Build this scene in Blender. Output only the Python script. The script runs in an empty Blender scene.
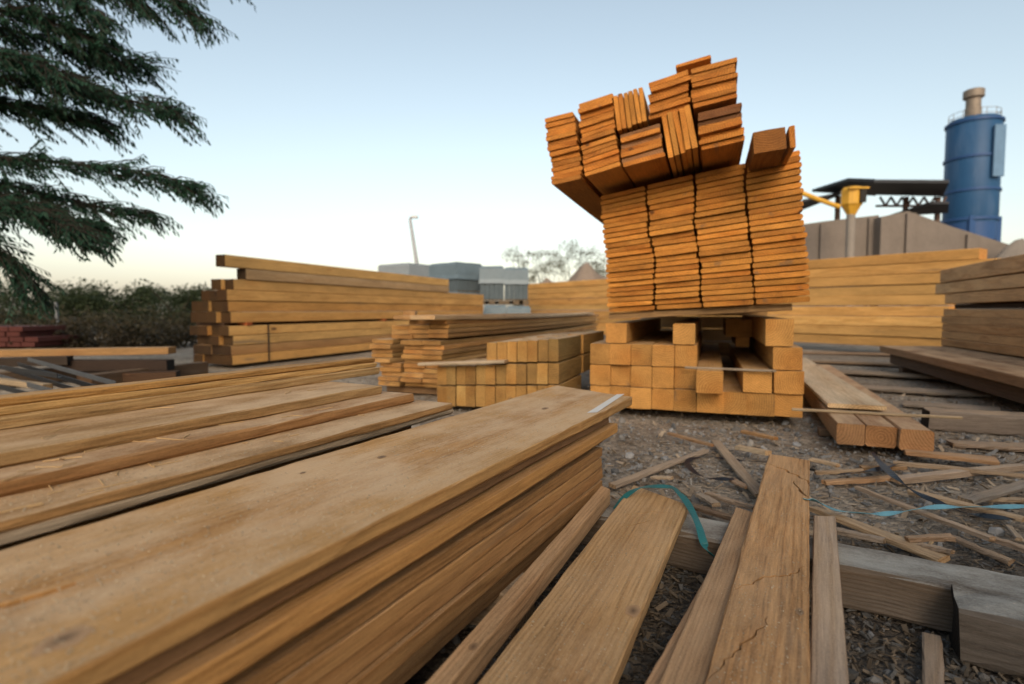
import bpy, bmesh, math, random
from mathutils import Vector, Matrix, noise
rnd = random.Random(7)
SC = bpy.context.scene
COL = SC.collection
R = math.radians

# ------------------------------------------------------------------ camera
F, CX, CY, HOR, H = 560.0, 512.0, 342.0, 310.0, 0.62
PITCH = math.atan((CY - HOR) / F)
cam = bpy.data.cameras.new('camera'); camo = bpy.data.objects.new('camera', cam); COL.objects.link(camo)
camo.location = (0, 0, H); camo.rotation_euler = (math.pi / 2 - PITCH, 0, 0)
cam.sensor_width = 36; cam.lens = F / 1024 * 36
cam.clip_start = 0.01; cam.clip_end = 3000
cam.dof.use_dof = True; cam.dof.focus_distance = 1.3; cam.dof.aperture_fstop = 2.7
SC.camera = camo

def ray(px, py):
    x = (px - CX) / F; y = (CY - py) / F
    c, s = math.cos(PITCH), math.sin(PITCH)
    return Vector((x, c + y * s, y * c - s))
def W(px, py, z=0.0):                       # point of the horizontal plane z
    r = ray(px, py); k = (z - H) / r.z
    return Vector((r.x * k, r.y * k, z))
def D(px, py, Y):                           # point at distance Y ahead
    r = ray(px, py); k = Y / r.y
    return Vector((r.x * k, Y, H + r.z * k))

class Frame:                                # x to the right along the face, y into depth, z up
    def __init__(s, o, yaw, roll=0.0):
        s.o = Vector(o); s.a = R(yaw)
        s.M = Matrix.Translation(s.o) @ Matrix.Rotation(-s.a, 4, 'Z') @ Matrix.Rotation(-R(roll), 4, 'Y')
        s.n = Vector((math.cos(s.a), -math.sin(s.a), 0)); s.d = Vector((math.sin(s.a), math.cos(s.a), 0))
    def sz(s, px, py, t=0.0):               # (s, world z) where the pixel's ray meets the plane at depth t
        r = ray(px, py); p = s.o + s.d * t; C = Vector((0, 0, H))
        k = (p - C).dot(s.d) / r.dot(s.d)
        q = C + r * k
        return (q - p).dot(s.n), q.z

# ------------------------------------------------------------------ tagging
def tag(o, label=None, cat=None, group=None, kind=None):
    if label: o['label'] = label
    if cat:
        o['category'] = cat
        if not kind: kind = 'thing'
    if group: o['group'] = group
    if kind: o['kind'] = kind
    return o
def link(name, me, mats, parent=None):
    o = bpy.data.objects.new(name, me); COL.objects.link(o)
    for m in (mats if isinstance(mats, (list, tuple)) else [mats]): me.materials.append(m)
    if parent is not None: o.parent = parent
    return o
def empty(name, loc, rz=0.0):
    o = bpy.data.objects.new(name, None); COL.objects.link(o); o.location = loc; o.rotation_euler = (0, 0, rz)
    o.empty_display_size = .1
    return o
ORD = ['zeroth', 'first', 'second', 'third', 'fourth', 'fifth', 'sixth', 'seventh', 'eighth', 'ninth', 'tenth', 'eleventh',
       'twelfth', 'thirteenth', 'fourteenth', 'fifteenth', 'sixteenth', 'seventeenth', 'eighteenth', 'nineteenth', 'twentieth',
       'twenty-first', 'twenty-second', 'twenty-third', 'twenty-fourth', 'twenty-fifth']

# ------------------------------------------------------------------ materials
def newmat(name):
    m = bpy.data.materials.new(name); m.use_nodes = True
    nt = m.node_tree; b = nt.nodes['Principled BSDF']
    b.inputs['Specular IOR Level'].default_value = .25
    return m, nt, b
class N:
    def __init__(s, nt): s.nt = nt
    def __call__(s, t, ins=None, **kw):
        n = s.nt.nodes.new(t)
        for k, v in kw.items(): setattr(n, k, v)
        for k, v in (ins or {}).items():
            if isinstance(v, bpy.types.NodeSocket): s.nt.links.new(v, n.inputs[k])
            else: n.inputs[k].default_value = v
        return n
    def math(s, op, a, b=0.0, c=0.0, clamp=False):
        n = s('ShaderNodeMath', {0: a, 1: b, 2: c}, operation=op); n.use_clamp = clamp
        return n.outputs[0]
    def vmul(s, a, b): return s('ShaderNodeVectorMath', {0: a, 1: b}, operation='MULTIPLY').outputs[0]
    def vadd(s, a, b): return s('ShaderNodeVectorMath', {0: a, 1: b}, operation='ADD').outputs[0]
    def mix(s, f, a, b, bt='MIX'):
        n = s('ShaderNodeMix', data_type='RGBA', blend_type=bt)
        n.clamp_factor = True
        for i, v in ((0, f), (6, a), (7, b)):
            if isinstance(v, bpy.types.NodeSocket): s.nt.links.new(v, n.inputs[i])
            elif i == 0: n.inputs[0].default_value = v
            else: n.inputs[i].default_value = (*v[:3], 1)
        return n.outputs[2]
    def noise(s, vec, scale=1.0, detail=4.0, rough=.55):
        return s('ShaderNodeTexNoise', {'Vector': vec, 'Scale': scale, 'Detail': detail, 'Roughness': rough}).outputs[0]
    def smooth(s, v, lo, hi):
        n = s('ShaderNodeMapRange', {0: v, 1: lo, 2: hi, 3: 0.0, 4: 1.0}, interpolation_type='SMOOTHSTEP')
        return n.outputs[0]

def wood(name, end=False, endgain=1.0, dustcol=(.54, .37, .215)):
    m, nt, b = newmat(name); n = N(nt)
    tc = n('ShaderNodeTexCoord').outputs['Object']
    oi = n('ShaderNodeObjectInfo')
    rr = oi.outputs['Random']
    wn = n('ShaderNodeTexWhiteNoise', {'W': n.math('MULTIPLY', rr, 917.3)}, noise_dimensions='1D')
    rc = wn.outputs['Color']
    off = n.vmul(rc, (40.0, 40.0, 40.0))
    p = n.vadd(tc, off)
    # rings about a pith lying outside or inside the piece
    sep = n('ShaderNodeSeparateColor', {0: rc}).outputs
    warp = n('ShaderNodeTexNoise', {'Vector': n.vmul(p, (1.1, 5.0, 5.0)), 'Scale': 1.0, 'Detail': 3.0, 'Roughness': .5}).outputs['Color']
    wv = n.vmul(n.vadd(warp, (-.5, -.5, -.5)), (0.0, .05, .05) if end else (0.0, .035, .035))
    pith = n('ShaderNodeCombineXYZ', {1: n.math('MULTIPLY_ADD', sep[0], .24, -.12), 2: n.math('MULTIPLY_ADD', sep[1], .22, -.16)}).outputs[0]
    q = n.vmul(n.vadd(n.vadd(tc, pith), wv), (0.0, 1.0, 1.0))
    dist = n('ShaderNodeVectorMath', {0: q}, operation='LENGTH').outputs['Value']
    # knots
    kv = n('ShaderNodeTexVoronoi', {'Vector': n.vmul(p, (1.9, 5.2, 5.2)), 'Scale': 1.0, 'Randomness': 1.0})
    kd = kv.outputs['Distance']
    kg = n.smooth(n('ShaderNodeSeparateColor', {0: kv.outputs['Color']}).outputs[0], .45, .5)
    ksize = n.math('SUBTRACT', .125, n.math('MULTIPLY', n('ShaderNodeSeparateColor', {0: kv.outputs['Color']}).outputs[1], .07))
    kmask = n.math('MULTIPLY', n.math('SUBTRACT', 1.0, n.smooth(n.math('DIVIDE', kd, ksize), .55, 1.05)), kg)
    khalo = n.math('MULTIPLY', n.math('SUBTRACT', 1.0, n.smooth(n.math('DIVIDE', kd, ksize), .6, 3.0)), kg)
    ringf = n.math('ADD', n.math('MULTIPLY', dist, 2 * math.pi / (.0075 if not end else .0115)), n.math('MULTIPLY', khalo, 7.0))
    ring = n.math('MULTIPLY_ADD', n.math('SINE', ringf), .5, .5)
    ring = n.math('POWER', ring, 2.2)
    fib = n.noise(n.vmul(p, (5.0, 160.0, 160.0)), 1.0, 5.0, .65)
    fine = n.noise(n.vmul(p, (14.0, 260.0, 260.0)), 1.0, 4.0, .75)
    blot = n.noise(n.vmul(p, (1.6, 7.0, 7.0)), 1.0, 4.0, .6)
    speck = n.noise(n.vmul(p, (1.0, 1.8, 1.8)), 190.0, 3.0, .7)
    # value modulation
    val = n.math('ADD', .78, n.math('MULTIPLY', n.math('SUBTRACT', blot, .5), .75))
    val = n.math('ADD', val, n.math('MULTIPLY', n.math('SUBTRACT', fib, .5), .62))
    val = n.math('ADD', val, n.math('MULTIPLY', n.math('SUBTRACT', fine, .5), .85))
    val = n.math('ADD', val, n.math('MULTIPLY', n.math('SUBTRACT', speck, .5), .35))
    val = n.math('SUBTRACT', val, n.math('MULTIPLY', ring, .13 if not end else .21))
    val = n.math('ADD', val, n.math('MULTIPLY', n.math('SUBTRACT', sep[2], .5), .26))
    tint = oi.outputs['Color']
    red = n.mix(n.math('MULTIPLY_ADD', n.math('SUBTRACT', sep[0], .5), .5, n.math('MULTIPLY', ring, .35)), tint, n.mix(1.0, tint, (1.0, .80, .58), 'MULTIPLY'))
    val3 = n('ShaderNodeCombineXYZ', {0: val, 1: val, 2: val}).outputs[0]
    col = n.mix(1.0, red, val3, 'MULTIPLY')
    col = n.mix(n.math('MULTIPLY', khalo, .35), col, n.mix(1.0, col, (.75, .52, .34), 'MULTIPLY'))
    col = n.mix(n.math('MULTIPLY', kmask, .85), col, (.075, .036, .016))
    # blue-grey sap stain along the grain
    st = n.smooth(n.noise(n.vmul(p, (.9, 11.0, 11.0)), 1.0, 4.0, .6), .62, .74)
    col = n.mix(n.math('MULTIPLY', st, .55), col, (.10, .085, .07))
    heart = n.math('SUBTRACT', 1.0, n.smooth(n.math('ADD', dist, n.math('MULTIPLY', n.math('SUBTRACT', blot, .5), .06)), .03, .10))
    col = n.mix(n.math('MULTIPLY', heart, .45), col, n.mix(1.0, col, (.86, .68, .46), 'MULTIPLY'))
    if end:
        g = (1.02 * endgain, .90 * endgain, .74 * endgain)
        col = n.mix(1.0, col, g, 'MULTIPLY')
        saw = n.noise(n.vmul(p, (1.0, 14.0, 160.0)), 1.0, 3.0, .6)
        col = n.mix(n.math('MULTIPLY', n.smooth(saw, .5, .75), .35), col, n.mix(1.0, col, (.55, .45, .36), 'MULTIPLY'))
    else:
        nz = n('ShaderNodeSeparateXYZ', {0: n('ShaderNodeNewGeometry').outputs['Normal']}).outputs[2]
        dn = n.noise(n.vmul(p, (4.0, 9.0, 9.0)), 1.0, 6.0, .65)
        d = n.math('MULTIPLY', n.smooth(nz, .75, .98), oi.outputs['Alpha'])
        d = n.math('MULTIPLY', d, n.smooth(n.math('ADD', dn, n.math('MULTIPLY', n.math('SUBTRACT', speck, .5), .3)), .32, .66))
        col = n.mix(d, col, dustcol)
        sp = n.math('MULTIPLY', n.math('MULTIPLY', n.smooth(n.noise(p, 330.0, 1.0, .5), .70, .76), n.smooth(dn, .4, .6)), n.math('MULTIPLY', n.smooth(nz, .75, .98), .8))
        col = n.mix(sp, col, (.62, .50, .34))
    nt.links.new(col, b.inputs['Base Color'])
    b.inputs['Roughness'].default_value = .78
    hgt = n.math('ADD', n.math('MULTIPLY', fib, .9), n.math('MULTIPLY', fine, .7))
    hgt = n.math('ADD', hgt, n.math('MULTIPLY', ring, .25))
    hgt = n.math('ADD', hgt, n.math('MULTIPLY', speck, .4))
    bp = n('ShaderNodeBump', {'Height': hgt, 'Strength': .6, 'Distance': .0025})
    nt.links.new(bp.outputs[0], b.inputs['Normal'])
    return m
WOOD = wood('sawn_wood'); WEND = wood('wood_end_grain', True); WENDD = wood('weathered_end_grain', True, .10)
WOODG = wood('grey_topped_wood', dustcol=(.33, .315, .275)); WMG = [WOODG, WENDD]
WM = [WOOD, WEND]; WMD = [WOOD, WENDD]

def plain(name, col, rough=.6, metal=0.0, var=.25, scale=6.0, bump=.2, dirt=None):
    m, nt, b = newmat(name); n = N(nt)
    tc = n('ShaderNodeTexCoord').outputs['Object']
    a = n.noise(tc, scale, 6.0, .62); c = n.noise(tc, scale * 7, 4.0, .6)
    v = n.math('ADD', 1.0, n.math('ADD', n.math('MULTIPLY', n.math('SUBTRACT', a, .5), var * 2), n.math('MULTIPLY', n.math('SUBTRACT', c, .5), var)))
    v3 = n('ShaderNodeCombineXYZ', {0: v, 1: v, 2: v}).outputs[0]
    cc = n.mix(1.0, col, v3, 'MULTIPLY')
    if dirt:
        cc = n.mix(n.math('MULTIPLY', n.smooth(n.noise(n.vmul(tc, (2.0, 2.0, .35)), scale, 5.0, .6), .5, .75), .7), cc, dirt)
    nt.links.new(cc, b.inputs['Base Color'])
    b.inputs['Roughness'].default_value = rough; b.inputs['Metallic'].default_value = metal
    if bump:
        bp = n('ShaderNodeBump', {'Height': c, 'Strength': bump, 'Distance': .01}); nt.links.new(bp.outputs[0], b.inputs['Normal'])
    return m

# ------------------------------------------------------------------ plank meshes
def plank_mesh(L, w, t, seg=8, bev=.003, bow=0.0, crook=0.0, jit=.0008, skew=0.0, skew0=0.0, cup=0.0, wane=0.0, seed=None, twist=0.0):
    r = random.Random(seed if seed is not None else rnd.random())
    me = bpy.data.meshes.new('plank'); vs = []; fs = []; mi = []
    ph = r.uniform(0, 50)
    hw, ht = w / 2, t / 2
    nw = 2 if cup == 0 else 6                # inner divisions across the width
    for i in range(seg + 1):
        u = i / seg; x = L * u
        sag = bow * (4 * u * (1 - u)) ; cr = crook * math.sin(math.pi * u)
        tw = twist * (u - .5)
        b1 = [max(.0006, bev * (1 + r.uniform(-.5, .7))) for _ in range(4)]
        wn = max(0.0, wane * (noise.noise(Vector((x * 2.3 + ph, 1.7, 0))) + .1) * 2)
        prof = []
        ys = [-hw + bev + (w - 2 * bev) * k / nw for k in range(nw + 1)]
        # bottom from -y to +y, then top back
        prof.append((-hw, -ht + b1[0] + wn))
        for k, yy in enumerate(ys):
            prof.append((yy + (wn if k == 0 else 0), -ht))
        prof.append((hw, -ht + b1[1])); prof.append((hw, ht - b1[2]))
        for yy in reversed(ys): prof.append((yy, ht))
        prof.append((-hw, ht - b1[3]))
        for (y, z) in prof:
            y2 = y + r.uniform(-jit, jit); z2 = z + r.uniform(-jit, jit) * .7 + cup * ((y / hw) ** 2 - .4)
            xs = x + (skew * y / hw * u + skew0 * y / hw * (1 - u)) + (r.uniform(-jit, jit) * 2)
            c, s = math.cos(tw), math.sin(tw)
            vs.append((xs, y2 * c - z2 * s + cr + noise.noise(Vector((x * 1.5, ph, 0))) * jit * 2, y2 * s + z2 * c + sag))
    P = len(prof)
    for i in range(seg):
        for j in range(P):
            k = (j + 1) % P
            fs.append((i * P + j, (i + 1) * P + j, (i + 1) * P + k, i * P + k)); mi.append(0)
    fs.append(tuple(range(P))); mi.append(1)
    fs.append(tuple(seg * P + j for j in reversed(range(P)))); mi.append(1)
    me.from_pydata(vs, [], [tuple(reversed(f)) for f in fs]); me.polygons.foreach_set('material_index', mi); me.update()
    bm = bmesh.new(); bm.from_mesh(me); bmesh.ops.recalc_face_normals(bm, faces=bm.faces); bm.to_mesh(me); bm.free()
    return me

GOLD = (.60, .345, .115); ORANGE = (.60, .285, .062); BEIGE = (.46, .315, .17); GREY = (.30, .255, .20); BROWN = (.27, .165, .085); UMBER = (.40, .235, .10)
def tintv(c, a=.1, dust=.5):
    k = 1 + rnd.uniform(-a, a); h = rnd.uniform(-a, a) * .35
    return (c[0] * k, c[1] * k * (1 + h), c[2] * k * (1 + 2 * h), dust)
def put(name, M, L, w, t, col, label, cat, group=None, mats=None, **kw):
    o = link(name, plank_mesh(L, w, t, **kw), mats or WM)
    o.matrix_world = M; o.color = col
    return tag(o, label, cat, group)
RZ90 = Matrix.Rotation(math.pi / 2, 4, 'Z')
def lay(fr, s, t, z, L, w, th, col, name, label, cat, group=None, roll=0.0, yaw=0.0, pitch=0.0, cross=False, edge=False, **kw):
    """piece in a frame: (s, t) = middle of its near end, z = middle height; along depth unless cross"""
    M = fr.M @ Matrix.Translation((s, t, z)) @ Matrix.Rotation(-roll, 4, 'Y') @ Matrix.Rotation(yaw, 4, 'Z') @ Matrix.Rotation(pitch, 4, 'X')
    if not cross: M = M @ RZ90
    if edge: M = M @ Matrix.Rotation(math.pi / 2, 4, 'X')
    return put(name, M, L, w, th, col, label, cat, group, **kw)
def span(A, B, w, th, col, name, label, cat, group=None, side=0, ext=0.0, tilt=0.0, **kw):
    """piece from world point A to B (its top edge on one side, or its middle): z of A and B is the top surface"""
    A = Vector(A); B = Vector(B); v = B - A; L = v.length + ext
    x = v.normalized(); A = A - x * ext
    y = Vector((0, 0, 1)).cross(x).normalized(); z = x.cross(y)
    o = A + y * (side * w / 2) - z * (th / 2)
    M = Matrix(((x.x, y.x, z.x, o.x), (x.y, y.y, z.y, o.y), (x.z, y.z, z.z, o.z), (0, 0, 0, 1)))
    if tilt: M = M @ Matrix.Rotation(tilt, 4, 'X')
    return put(name, M, L, w, th, col, label, cat, group, **kw)

# ------------------------------------------------------------------ ground
def ground_z(x, y):
    v = Vector((x, y, 0))
    return .012 * noise.noise(v * 1.3) + .007 * noise.noise(v * 5.0) + .0035 * noise.noise(v * 17.0) - .008
def build_ground():
    xs = []; 
    def axis(lo, hi, c0, c1, step):
        a = []; x = c0
        while x <= c1: a.append(x); x += step
        st = step; x = c1
        while x < hi: st *= 1.35; x += st; a.append(x)
        st = step; x = c0; pre = []
        while x > lo: st *= 1.35; x -= st; pre.append(x)
        return list(reversed(pre)) + a
    xs = axis(-400, 400, -1.0, 3.6, .035); ys = axis(-40, 900, .35, 4.6, .035)
    vs = [(x, y, ground_z(x, y)) for y in ys for x in xs]
    nx = len(xs)
    fs = [(j * nx + i, j * nx + i + 1, (j + 1) * nx + i + 1, (j + 1) * nx + i) for j in range(len(ys) - 1) for i in range(nx - 1)]
    me = bpy.data.meshes.new('ground'); me.from_pydata(vs, [], fs); me.update()
    m, nt, b = newmat('gravelly_earth'); n = N(nt)
    tc = n('ShaderNodeTexCoord').outputs['Object']
    vo = n('ShaderNodeTexVoronoi', {'Vector': tc, 'Scale': 55.0}); vo2 = n('ShaderNodeTexVoronoi', {'Vector': tc, 'Scale': 130.0})
    big = n.noise(tc, 1.4, 6.0, .65); mid = n.noise(tc, 9.0, 5.0, .6)
    col = n.mix(n.smooth(big, .35, .65), (.21, .165, .12), (.32, .27, .21))
    g = n('ShaderNodeSeparateColor', {0: vo.outputs['Color']}).outputs[0]
    g3 = n('ShaderNodeMapRange', {0: g, 3: .6, 4: 1.35}).outputs[0]
    col = n.mix(1.0, col, n('ShaderNodeCombineXYZ', {0: g3, 1: g3, 2: g3}).outputs[0], 'MULTIPLY')
    col = n.mix(n.smooth(mid, .52, .72), col, n.mix(1.0, col, (.62, .52, .42), 'MULTIPLY'))
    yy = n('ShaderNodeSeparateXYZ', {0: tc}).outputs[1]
    ground_shade = n.math('SUBTRACT', 1.0, n.smooth(n.math('ADD', yy, n.math('MULTIPLY', n.math('SUBTRACT', mid, .5), .8)), 1.25, 1.75))     # shade between the near planks, painted into the ground colour
    col = n.mix(n.math('MULTIPLY', ground_shade, .8), col, (.055, .045, .036))
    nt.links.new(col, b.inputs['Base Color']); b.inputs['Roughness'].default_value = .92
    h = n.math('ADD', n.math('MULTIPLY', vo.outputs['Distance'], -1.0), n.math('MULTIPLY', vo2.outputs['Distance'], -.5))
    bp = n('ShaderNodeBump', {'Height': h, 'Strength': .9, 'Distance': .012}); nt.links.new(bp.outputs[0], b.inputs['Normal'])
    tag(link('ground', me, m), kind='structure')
build_ground()

def attr_mat(name, rough=.9):
    m, nt, b = newmat(name); n = N(nt)
    a = n('ShaderNodeAttribute', attribute_name='tone').outputs['Color']
    no = n.noise(n('ShaderNodeTexCoord').outputs['Object'], 180.0, 3.0, .6)
    v = n.math('MULTIPLY_ADD', no, .7, .65)
    nt.links.new(n.mix(1.0, a, n('ShaderNodeCombineXYZ', {0: v, 1: v, 2: v}).outputs[0], 'MULTIPLY'), b.inputs['Base Color'])
    b.inputs['Roughness'].default_value = rough
    return m
def tone(me, cols):                          # a face colour: own tone of each stone, chip or leaf, with painted near shade
    a = me.attributes.new('tone', 'FLOAT_COLOR', 'FACE')
    a.data.foreach_set('color', [c for f in cols for c in (*f, 1.0)])
OCT = [(1, 0, 0), (-1, 0, 0), (0, 1, 0), (0, -1, 0), (0, 0, 1), (0, 0, -1)]
def scatter_stones():
    bm = bmesh.new(); bmesh.ops.create_icosphere(bm, subdivisions=1, radius=1.0)
    base = [v.co.copy() for v in bm.verts]; bf = [tuple(v.index for v in f.verts) for f in bm.faces]; bm.free()
    vs, fs, cs = [], [], []; r = random.Random(3)
    for i in range(8500):
        if i < 5200: Y = .55 + 2.6 * r.random() ** 1.3; X = r.uniform(-.05, .25) + (r.random() * 1.25 - .12) * Y
        else: Y = r.uniform(2.0, 6.0); X = r.uniform(-.3, 1.0) * Y
        sz = (.0025 + .006 * r.random() ** 2.2 + (.012 if r.random() < .03 else 0)) * (1 if Y < 2 else 1.4)
        e = Matrix.Rotation(r.uniform(0, 6.3), 3, Vector((r.uniform(-1, 1), r.uniform(-1, 1), r.uniform(-1, 1))).normalized())
        sc = Vector((r.uniform(.7, 1.4), r.uniform(.6, 1.1), r.uniform(.45, .8))) * sz
        o = Vector((X, Y, ground_z(X, Y) + sz * .25)); k = len(vs)
        for c in base:
            p = Vector((c.x * sc.x, c.y * sc.y, c.z * sc.z)) * r.uniform(.78, 1.15)
            vs.append(tuple(o + e @ p))
        g = r.uniform(.10, .30) if Y > 1.45 else r.uniform(.05, .16); wmt = r.uniform(.0, .16)  # near stones darker: shade between the planks put into their colour
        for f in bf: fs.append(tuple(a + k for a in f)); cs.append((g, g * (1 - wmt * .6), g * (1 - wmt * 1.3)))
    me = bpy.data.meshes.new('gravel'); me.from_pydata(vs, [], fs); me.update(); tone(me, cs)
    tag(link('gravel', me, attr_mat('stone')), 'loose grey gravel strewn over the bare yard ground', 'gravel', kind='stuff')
scatter_stones()
def flakes(name, label, cat, spots, mat):
    vs, fs, cs = [], [], []; r = random.Random(11)
    for (o, L, w, th, c, flat) in spots:
        ax = Vector((r.uniform(-1, 1), r.uniform(-1, 1), r.uniform(-1, 1) * flat)).normalized()
        up = Vector((r.uniform(-1, 1) * flat, r.uniform(-1, 1) * flat, 1)).normalized(); sd = up.cross(ax).normalized(); up = ax.cross(sd)
        k = len(vs); tp = r.uniform(.3, 1.0)
        for a in (-1, 1):
            for b2, c2 in ((-1, -1), (1, -1), (1, 1), (-1, 1)):
                ww = w * (tp if a > 0 else 1)
                vs.append(tuple(Vector(o) + ax * (a * L / 2) + sd * (b2 * ww / 2 + (r.uniform(-.2, .2) * w)) + up * (c2 * th / 2)))
        for f in ((3, 2, 1, 0), (4, 5, 6, 7), (0, 1, 5, 4), (1, 2, 6, 5), (2, 3, 7, 6), (3, 0, 4, 7)):
            fs.append(tuple(a + k for a in f)); cs.append(c)
    me = bpy.data.meshes.new(name); me.from_pydata(vs, [], fs); me.update(); tone(me, cs)
    return tag(link(name, me, mat), label, cat, kind='stuff')
def chip_spots():
    r = random.Random(5); out = []
    for i in range(7000):
        if i < 3800: Y = .5 + .85 * r.random(); X = (r.random() * 1.2 - .12) * Y + r.uniform(-.02, .02)
        else: Y = 1.2 + 3.4 * r.random() ** 1.2; X = (r.random() * 1.2 - .05) * Y
        L = r.uniform(.006, .03) * (1.0 if Y < 1.4 else 1.6); w = L * r.uniform(.12, .4)
        g = r.uniform(.12, .34) if Y > 1.45 else r.uniform(.04, .15); c = (g * 1.12, g * .86, g * .60) if r.random() < .75 else (g * .8, g * .76, g * .7)  # near chips darkened to stand in for shade in the plank gaps
        out.append(((X, Y, ground_z(X, Y) + .004 + .006 * r.random()), L, w, .0012 + .0015 * r.random(), c, .45))
    return out
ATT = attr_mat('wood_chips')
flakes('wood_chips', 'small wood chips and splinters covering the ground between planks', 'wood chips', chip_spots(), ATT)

# ------------------------------------------------------------------ near pile with the wide top plank
YAW1 = 28.0
FP = Frame((0, 0, 0), YAW1)
def fz(px, py, z):
    p = W(px, py, z); return p.dot(FP.n), p.dot(FP.d)
def cut(o, polys, depth, top):
    """V-shaped splits: polys = local (x, y, half-width) runs on the top face"""
    for run in polys:
        bm = bmesh.new(); secs = []
        for (x, y, hw), dx in run:
            nx, ny = dx
            secs.append([bm.verts.new((x + nx * hw, y + ny * hw, top + .002)), bm.verts.new((x - nx * hw, y - ny * hw, top + .002)), bm.verts.new((x, y, top - depth))])
        for a, b in zip(secs, secs[1:]):
            for i in range(3): bm.faces.new((a[i], a[(i + 1) % 3], b[(i + 1) % 3], b[i]))
        bm.faces.new(secs[0]); bm.faces.new(list(reversed(secs[-1])))
        bmesh.ops.recalc_face_normals(bm, faces=bm.faces)
        cm = bpy.data.meshes.new('cut'); bm.to_mesh(cm); bm.free()
        co = bpy.data.objects.new('cut', cm); COL.objects.link(co); co.matrix_world = o.matrix_world
        md = o.modifiers.new('split', 'BOOLEAN'); md.operation = 'DIFFERENCE'; md.solver = 'EXACT'; md.object = co
        bpy.context.view_layer.update()
        dg = bpy.context.evaluated_depsgraph_get()
        nm = bpy.data.meshes.new_from_object(o.evaluated_get(dg))
        o.modifiers.clear()
        if len(nm.polygons) > 10: o.data = nm
        bpy.data.objects.remove(co)
def jag(pts, hw, r, n=14, rough=1.6):
    """a jagged run of split sections through local points"""
    out = []; P = [Vector((a, b, 0)) for a, b in pts]
    tot = sum((b - a).length for a, b in zip(P, P[1:])); res = []
    for a, b in zip(P, P[1:]):
        k = max(2, int(n * (b - a).length / tot))
        for i in range(k): res.append((a.lerp(b, i / k), (b - a).normalized()))
    res.append((P[-1], (P[-1] - P[-2]).normalized()))
    for i, (p, t) in enumerate(res):
        e = math.sin(math.pi * (i + .35) / (len(res) + .2))
        nv = (-t.y, t.x); j = r.uniform(-1, 1) * hw * rough if 0 < i < len(res) - 1 else 0
        out.append(((p.x + nv[0] * j, p.y + nv[1] * j, hw * max(.25, e) * r.uniform(.7, 1.3)), nv))
    return out
def local_of(o, p): return o.matrix_world.inverted() @ Vector(p)

ZT = .35
sR, tR = fz(629, 397, ZT); sL, tL = fz(565, 386, ZT)
wT = .317; sC = -.797 + wT / 2
TN = -1.3
tE = (tR + tL) / 2
top = lay(FP, sC, TN, ZT - .0125, tE - TN, wT, .025, (.46, .26, .095, .85), 'board', 'wide sawdust-dusted plank on top of the front pile, white mark at its end', 'board', 'boards in the near left pile',
          seg=60, bev=.002, cup=.0012, wane=.003, jit=.001, skew=(tL - tR) / 2, seed=4)
ks, kt = fz(585, 413, ZT); ks2, kt2 = fz(617, 394.5, ZT)
def disc(parent, px, py, z, rx, ry, mat, name='knot', n=18, ang=0.0):
    p = local_of(parent, W(px, py, z)); r = random.Random(px)
    vs = [(0, 0, .0006)]; 
    for i in range(n):
        a = 2 * math.pi * i / n; k = r.uniform(.85, 1.12)
        vs.append((rx * k * math.cos(a), ry * k * math.sin(a), .0003))
    me = bpy.data.meshes.new(name); me.from_pydata(vs, [], [(0, 1 + i, 1 + (i + 1) % n) for i in range(n)]); me.update()
    o = link(name, me, mat, parent); o.location = (p.x, p.y, p.z + .0002)
    return o
KNOT, knt, kb = newmat('knot_wood'); kn = N(knt)
ktc = kn('ShaderNodeTexCoord').outputs['Object']
kl = kn('ShaderNodeVectorMath', {0: kn.vmul(ktc, (55.0, 90.0, 0.0))}, operation='LENGTH').outputs['Value']
kr = kn.math('ADD', kl, kn.math('MULTIPLY', kn.noise(ktc, 60.0), .6))
kc = kn('ShaderNodeValToRGB', {0: kn.math('SUBTRACT', kr, .25)}).outputs[0]
cr_ = kn.nt.nodes['Color Ramp'].color_ramp; cr_.elements[0].color = (.10, .06, .035, 1); cr_.elements[1].color = (.36, .22, .115, 1)
knt.links.new(kc, kb.inputs['Base Color']); kb.inputs['Roughness'].default_value = .8
MARK = plain('mark_white', (.60, .57, .52), .6, var=.12, scale=40)
# white mark near the far end
me = bpy.data.meshes.new('white_mark'); a = local_of(top, W(587, 413.5, ZT)); b_ = local_of(top, W(617, 394.8, ZT)); c_ = local_of(top, W(624.5, 394.5, ZT)); d_ = local_of(top, W(597, 413, ZT))
pts = []
for i in range(9):
    u = i / 8; w1 = a.lerp(b_, u); w2 = d_.lerp(c_, u); j = rnd.uniform(-.0025, .0025)
    pts += [(w1.x + j, w1.y, .0143), (w2.x - j, w2.y, .0143)]
me.from_pydata(pts, [], [(2 * i, 2 * i + 1, 2 * i + 3, 2 * i + 2) for i in range(8)]); me.update()
link('white_mark', me, MARK, top)
rj = random.Random(2)
def loc2(o, px, py, z):
    p = local_of(o, W(px, py, z)); return (p.x, p.y)
cut(top, [jag([loc2(top, -40, 615, ZT), loc2(top, 30, 598, ZT), loc2(top, 76, 583, ZT)], .008, rj, 6, .25)], .012, .0125)
for px, py, rx, ry in ((63, 640, .022, .016), (382, 457, .011, .007), (545, 408.5, .016, .009), (303, 473, .006, .004)):
    disc(top, px, py, ZT, rx, ry, KNOT)
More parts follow.
